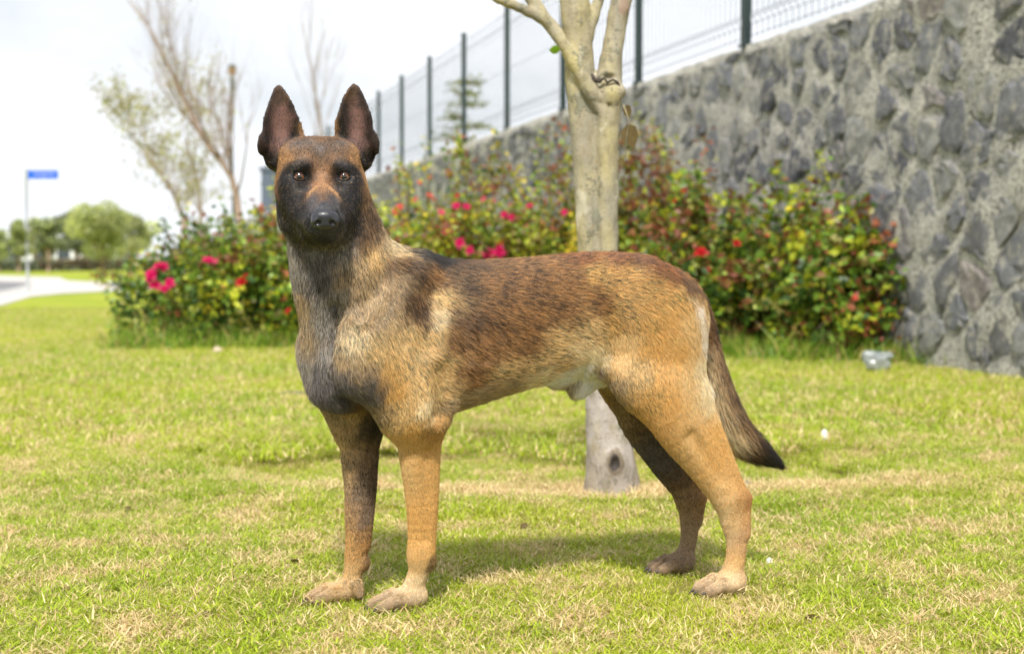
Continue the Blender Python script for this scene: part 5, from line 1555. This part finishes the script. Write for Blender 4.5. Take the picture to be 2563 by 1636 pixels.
def march(px, py, near=2.2, far=3.4):
    """3-D points where sight lines first meet the dog"""
    D = np.array([ray(a, b) for a, b in zip(px, py)])
    O = np.array([0, 0, CAM_H])
    t = np.full(len(D), near); done = np.zeros(len(D), bool)
    for _ in range(400):
        P = O + D * t[:, None]
        d = _F(to_local(P))
        done |= d < 0.0008
        t = np.where(done, t, t + np.clip(d * 0.5, 0.0007, .02))
        if (done | (t > far)).all(): break
    return O + D * t[:, None], done & (t < far)

def samples(tab, head=False):
    pxs = [(600 + r[0] / 3.2025, 180 + r[1] / 3.2025) if head else (r[0], r[1]) for r in tab]
    P, ok = march([p[0] for p in pxs], [p[1] for p in pxs])
    out = []
    for i, r in enumerate(tab):
        if not ok[i]: continue
        dx, dy = r[4]
        fl = np.array([dx, 0, -dy], float); fl /= np.linalg.norm(fl)
        ln_ = r[5] if head or tab is TAIL else r[5] * .74
        sg = r[6] / 1000 if len(r) > 6 else (.0068 if head else (.022 if to_local(P[i])[2] < .33 and tab is not TAIL else .013))
        out.append((to_local(P[i]), r[2], r[3], fl @ DR, ln_, sg))
    return out

def pack(rows, sig):
    return [np.array([r[i] for r in rows], float) for i in range(5)] + [np.array([r[5] if len(r) > 5 else sig for r in rows])]

def interp(V, S):
    P, C, D, Fl, L, sg = S
    T = np.concatenate([C, D[:, None], Fl, L[:, None]], 1)
    out = np.zeros((len(V), T.shape[1]))
    for a in range(0, len(V), 20000):
        v = V[a:a + 20000]
        d2 = ((v ** 2).sum(1)[:, None] + (P ** 2).sum(1)[None] - 2 * v @ P.T) / (sg ** 2)[None]
        m = np.maximum(d2.min(1, keepdims=True), 0)
        w = np.exp(-(d2 - m) / (2 * (1 + 0.28 * m)))
        out[a:a + 20000] = (w @ T) / w.sum(1, keepdims=True)
    return out

_b, _fr, _tl, _h = samples(BODY), samples(FAR), samples(TAIL), samples(HEADS, True)
print('coat samples hit:', len(_b), len(BODY), len(_fr), len(FAR), len(_tl), len(TAIL), len(_h), len(HEADS))
_mir = []
for r in _b:
    if r[0][2] > 0.36 and not (r[0][0] > .60):       # trunk and thighs: the same coat on the far side
        p = r[0].copy(); p[1] = -p[1]; q = r[3].copy(); q[1] = -q[1]
        _mir.append((p, r[1], r[2], q, r[4], r[5]))
# backs of the ears, back of the skull and nape, unseen from the front
_bk = [((-.06, -.10, .10), TAN, .4, (0, 0, -1.0), 8), ((.06, -.10, .10), TAN, .4, (0, 0, -1.0), 8), ((-.07, -.10, .15), BRN, .5, (0, 0, -1.0), 8), ((.06, -.10, .15), BRN, .5, (0, 0, -1.0), 8),
       ((0, -.17, .03), TAN, .4, (0, -.3, -1.0), 14), ((-.07, -.13, .0), TAN, .4, (0, -.5, -1.0), 12), ((.07, -.13, .0), TAN, .4, (0, -.5, -1.0), 12)]
_hk = [(hd(*c), col, dk, HRL @ np.array(fl), ln) for c, col, dk, fl, ln in _bk]
def cat(*s): return [np.concatenate([q[i] for q in s]) for i in range(6)]
body_set = cat(pack(_b + _fr + _mir, .013), pack(_h + _hk, .0055))
tail_set = pack(_tl, .010)

def coat(V):
    # break the borders of the patches up a little
    W = V + .006 * np.stack([np.sin(V @ np.array([210., 90, 60]) + 1), np.sin(V @ np.array([60., 190, 110])), np.sin(V @ np.array([90., 70, 230]) + 2)], 1)
    hm = np.linalg.norm(V - HOL, axis=1) < .17
    W[hm] = V[hm]
    out = interp(W, body_set)
    tp = tail_set[0]
    dt = np.concatenate([np.sqrt(((V[a:a + 20000, None, ::2] - tp[None][:, :, ::2]) ** 2).sum(2).min(1)) for a in range(0, len(V), 20000)])
    wt = np.clip((.050 - dt) / .01, 0, 1) * np.clip((.036 - np.abs(V[:, 1])) / .006, 0, 1)
    wt = wt * np.clip((dl(1727, 760)[0] - V[:, 0]) / .008, 0, 1) * np.clip(((V - np.array([dl(1690, 700)[0], 0, 0]))[:, 0] < 0) * 1.0, 0, 1)
    ot = interp(V, tail_set)
    return out * (1 - wt[:, None]) + ot * wt[:, None]

dog_c = coat(dog_v)
# ================================================================== the dog's objects: body, fur, eyes, nose, claws
dog = empty('dog', tuple(to_world([.35, 0, 0])), 0.0,
            'short-haired fawn shepherd dog with black mask and upright ears standing on the lawn', 'dog')
dog_m = Matrix.Translation(dog.location)
OFFS = np.array(dog.location)

def fur_skin_mat():
    t = NT('coat_skin')
    c = t.mix(1.0, t.attr('tint'), (0.62, 0.60, 0.58), 'MULTIPLY')
    n = t.noise(260, 3, .7, stretch=(1, 1, .35))
    c = t.mix(t.math('MULTIPLY', n, .5), c, (0.02, 0.016, 0.012))
    t.set(Base_Color=c, Roughness=.75)
    return t.m

def hair_mat():
    t = NT('coat_hair')
    g = t.node('ShaderNodeNewGeometry')
    mixn = t.node('ShaderNodeMix', data_type='VECTOR')
    mixn.inputs['Factor'].default_value = 0.50
    t.l.new(g.outputs['Normal'], mixn.inputs['A'])
    t.l.new(t.attr('nrm', 'Vector'), mixn.inputs['B'])
    nn = t.node('ShaderNodeVectorMath', {0: mixn.outputs['Result']}, operation='NORMALIZE')
    t.l.new(nn.outputs[0], t.b.inputs['Normal'])
    t.set(Base_Color=t.attr('tint'), Roughness=.48)
    t.b.inputs['Specular IOR Level'].default_value = 0.35
    return t.m

me = mesh_np('body', to_world(dog_v) - OFFS, dog_f)
set_col(me, dog_c[:, :3])
body = link('body', me, fur_skin_mat(), dog)

def make_fur():
    rng = np.random.default_rng(7)
    v, f = dog_v, dog_f
    a, b, c, d = (v[f[:, i]] for i in range(4))
    ar = 0.5 * np.linalg.norm(np.cross(c - a, d - b), axis=1)
    fc = dog_c[f].mean(1); fn = dog_n[f].mean(1)
    Lm = np.clip(fc[:, 7], 2, 40) / 1000
    ctr = v[f].mean(1)
    view = CAM_L - ctr; view /= np.linalg.norm(view, axis=1, keepdims=True)
    face = (view * fn).sum(1)
    dens = FUR_DENS / (Lm + .003) * np.where(face < -.15, .45, 1.0)
    # no fur on the nose pad, in the eyes, or under the feet
    q = to_head(ctr)
    for zx, zy, rr in ((479, 841, .0088), (841, 841, .0088)):
        e = hpx(zx, zy, .0)
        dd = np.sqrt(((q[:, 0] - e[0]) / 1.35) ** 2 + (q[:, 2] - e[2]) ** 2 + (np.maximum(0, -.03 - q[:, 1]) * 10) ** 2)
        dens = np.where(dd < rr * 1.18, 0, dens)
    nz = hpx(685, 1190, .10)
    dd = np.linalg.norm((q - nz) / np.array([1.05, 1, .85]), axis=1)
    dens = np.where(dd < .023, 0, dens)
    dens = np.where(ctr[:, 2] < .006, 0, dens)
    pr = ar * dens
    n = int(pr.sum() * 1e6 * 0.12)
    cs = np.cumsum(pr); cs /= cs[-1]
    fi = np.searchsorted(cs, rng.random(n))
    s, t = rng.random((2, n, 1))
    P = (a[fi] * (1 - s) + b[fi] * s) * (1 - t) + (d[fi] * (1 - s) + c[fi] * s) * t
    N = dog_n[f[fi, 0]] * (1 - s) * (1 - t) + dog_n[f[fi, 1]] * s * (1 - t) + dog_n[f[fi, 2]] * s * t + dog_n[f[fi, 3]] * (1 - s) * t
    N /= np.linalg.norm(N, axis=1, keepdims=True)
    K = 4                                                   # hairs to a lock
    c0 = dog_c[f[fi]].mean(1)
    col, dark, fl, L = c0[:, :3], c0[:, 3], c0[:, 4:7], np.clip(c0[:, 7], 2, 40) / 1000
    fl = fl - (fl * N).sum(1, keepdims=True) * N
    fl /= np.maximum(np.linalg.norm(fl, axis=1, keepdims=True), 1e-6)
    fl += rng.normal(0, .10, fl.shape); fl -= (fl * N).sum(1, keepdims=True) * N
    fl /= np.maximum(np.linalg.norm(fl, axis=1, keepdims=True), 1e-6)
    side = np.cross(N, fl)
    # lock colour: black-tipped locks in streaks, light locks between
    big = np.sin(P @ np.array([70., 40, 30]) + 2 * np.sin(P @ np.array([25., 60, 90]))) * .5 + .5
    lock_dark = rng.random(n) < np.clip(dark * (.55 + .5 * big), 0, 1) * .9
    lock_dark &= dark > .02
    lock_br = np.exp(rng.normal(0, .11, n))
    warm = rng.normal(0, .06, n)
    base = col * lock_br[:, None] * np.stack([1 + warm, np.ones(n), 1 - warm * 1.3], 1)
    drk = np.minimum(col * (.40 - .26 * np.clip(dark, 0, 1))[:, None], .12) + np.array([.010, .008, .007])
    lock_dark &= (dark > .16) | (rng.random(n) < .25)
    base = np.where(lock_dark[:, None], drk * np.exp(rng.normal(0, .25, n))[:, None], base * 1.06)
    hh = np.linalg.norm(to_head(P) - np.array([0, -.02, -.02]), axis=1) < .13
    fleck = hh & (dark > .6) & (rng.random(n) < .08) & (np.abs(to_head(P)[:, 0]) > .030)
    base[fleck] = np.array([.20, .135, .075])
    base = np.where(hh[:, None], base * np.exp(rng.normal(0, .20, n))[:, None], base)
    rep = lambda x: np.repeat(x, K, 0)
    m = n * K
    P2 = rep(P) + rep(fl) * rng.normal(0, 1, (m, 1)) * rep(L)[:, None] * .16 + rep(side) * rng.normal(0, 1, (m, 1)) * (.0006 + rep(L)[:, None] * .035)
    f2 = rep(fl) + rep(side) * rng.normal(0, .10, (m, 1)); N2 = rep(N)
    L2 = rep(L) * np.exp(rng.normal(0, .22, m))
    lift = (.22 + rng.random(m) ** 2 * .40)[:, None]
    p0 = P2 - N2 * .0008
    hq = to_head(P2)
    headm = (np.linalg.norm(hq - np.array([0, -.02, .02]), axis=1) < .19)
    lift = np.where(headm[:, None], lift * .6, lift)
    p1 = P2 + (f2 * .5) * L2[:, None] + N2 * lift * L2[:, None] * .55
    p2 = P2 + (f2 * 1.0) * L2[:, None] + N2 * lift * L2[:, None] * .62
    cc = rep(base) * np.exp(rng.normal(0, .20, m))[:, None]
    one = rng.random(m) < rep(dark) * .14
    cc[one] = cc[one] * .45
    pts = np.stack([p0, p1, p2], 1)
    tipc = cc
    pts = pts.reshape(-1, 3)
    pts = to_world(pts) - OFFS
    cu = bpy.data.hair_curves.new('fur')
    cu.add_curves([3] * m)
    cu.attributes['position'].data.foreach_set('vector', pts.astype(np.float32).ravel())
    ra = cu.attributes.get('radius') or cu.attributes.new('radius', 'FLOAT', 'POINT')
    wd = (0.00018 + .000004 * np.clip(L2 * 1000, 0, 30))
    r = np.stack([wd, wd * .85, wd * .25], 1)
    ra.data.foreach_set('value', r.astype(np.float32).ravel())
    at_ = cu.attributes.new('tint', 'FLOAT_COLOR', 'CURVE')
    q4 = np.ones((m, 4), np.float32); q4[:, :3] = np.clip(cc, 0, 1)
    at_.data.foreach_set('color', q4.ravel())
    nw = rep(N) @ DR.T
    an = cu.attributes.new('nrm', 'FLOAT_VECTOR', 'CURVE')
    an.data.foreach_set('vector', nw.astype(np.float32).ravel())
    cu.materials.append(hair_mat())
    o = bpy.data.objects.new('fur', cu); COL.objects.link(o); o.parent = dog
    o['kind'] = 'stuff'
    print('hairs', m)
make_fur()

# ---- eyes
def eye_mat():
    t = NT('amber_eye')
    v = t.node('ShaderNodeTexCoord').outputs['Object']
    # distance from the optical axis (local +X), measured in the plane across it
    sep = t.node('ShaderNodeSeparateXYZ', {0: v})
    r = t.math('SQRT', t.math('ADD', t.math('MULTIPLY', sep.outputs[1], sep.outputs[1]), t.math('MULTIPLY', sep.outputs[2], sep.outputs[2])))
    r = t.math('DIVIDE', r, .0125)
    c = t.ramp(r, [(0.0, (.004, .003, .003)), (.36, (.004, .003, .003)), (.41, (.13, .042, .012)), (.62, (.27, .095, .026)), (.78, (.05, .02, .010)), (.84, (.02, .014, .014))])
    t.set(Base_Color=c, Roughness=.04)
    t.b.inputs['Coat Weight'].default_value = 1.0
    t.b.inputs['Coat Roughness'].default_value = 0.06
    t.b.inputs['Coat IOR'].default_value = 1.5
    return t.m
em = eye_mat()
rim_m = simple_mat('eyelid_black', (.018, .016, .017), .35)
for sx, zx in ((-1, 479), (1, 841)):
    c = hpx(zx, 841, 0.0)
    ctr = to_world(hd(c[0], -.0106, c[2]))
    bm = bmesh.new(); bmesh.ops.create_uvsphere(bm, u_segments=72, v_segments=56, radius=.0125)
    for v_ in bm.verts:                                      # the cornea bulges
        r_ = math.hypot(v_.co.y, v_.co.z)
        if v_.co.x > 0 and r_ < .0085: v_.co.x = .00917 + math.sqrt(.0092 ** 2 - r_ ** 2) - .00352
    me = bpy.data.meshes.new('eye'); bm.to_mesh(me); bm.free()
    me.polygons.foreach_set('use_smooth', np.ones(len(me.polygons), bool))
    e = link('eye', me, em, dog)
    e.location = Vector(ctr) - dog.location
    look = Vector((0, 0, CAM_H)) - Vector(ctr)
    e.rotation_euler = look.to_track_quat('X', 'Z').to_euler()
    # eyelid: an almond ring of black skin
    mb = MB(); pts = []
    for k in range(29):
        w = 2 * math.pi * k / 28
        rr, uu = .0106 * math.cos(w), (.0066 if math.sin(w) > 0 else .0058) * math.sin(w) * (1 - .25 * abs(math.cos(w)))
        dpt = -.0094 + math.sqrt(max(.0129 ** 2 - (rr * .95) ** 2 - uu ** 2, 1e-7)) - .0002
        tilt = sx * rr * .12
        pts.append(Vector(to_world(hd(c[0] + rr, dpt, c[2] + uu + tilt)) - OFFS))
    mb.tube(pts, .0013, 6, cap=False)
    lid = mb.build('eyelid', rim_m, e if False else dog, smooth=True)

# ---- nose pad
def make_nose():
    NF = Field()
    o = hpx(685, 1190, .108)
    z = lambda x, y: hpx(x, y, .108)
    w = (z(795, 1190)[0] - z(573, 1190)[0]) / 2; h = (z(685, 1105)[2] - z(685, 1275)[2]) / 2
    c = np.array([o[0], .098, o[2]])
    NF.ell(c + [0, 0, h * .34], (w * 1.0, .018, h * .78), k=.004)
    NF.ell(c + [0, .004, -h * .30], (w * .62, .013, h * .62), k=.006)
    for s in (-1, 1):
        NF.ell(c + [s * w * .62, .001, -h * .1], (w * .42, .015, h * .60), k=.004)
        NF.ell(c + [s * w * .50, .018, -h * .22], (w * .21, .009, h * .24), k=.003, mode='s')
        NF.cone(c + [s * w * .60, .014, -h * .34], c + [s * w * 1.02, .004, -h * .50], .0016, .0014, k=.003, mode='s')
    NF.cone(c + [0, .019, -h * .2], c + [0, .018, -h * 1.0], .0011, .0012, k=.003, mode='s')
    v, f = polygonise(NF, c - [.034, .03, .03], c + [.034, .03, .03], .0013, 4, .012)
    W = (HOL + v @ HRL.T) @ DR.T + DOG_O - OFFS
    me = mesh_np('nose', W, f)
    t = NT('nose_leather')
    b = t.node('ShaderNodeTexVoronoi', {'Vector': t.pos(), 'Scale': 900.0}).outputs['Distance']
    t.set(Base_Color=(.020, .021, .027), Roughness=.33).bump(b, .35, .0006)
    t.b.inputs['Coat Weight'].default_value = .15
    link('nose', me, t.m, dog)
make_nose()

# ---- claws
cm = simple_mat('claw_horn', (.06, .045, .038), .35)
for a, b in TOES:
    mb = MB()
    p0 = to_world([a[0] + .004, a[1], a[2] - .001]); p2 = to_world([b[0] + .006, b[1], .005])
    mid = (p0 + p2) / 2 + np.array([0, 0, .0030])
    mb.tube([Vector(p0 - OFFS), Vector(mid - OFFS), Vector(p2 - OFFS)], [.0036, .0030, .0008], 8)
    mb.build('claw', cm, dog, smooth=True)
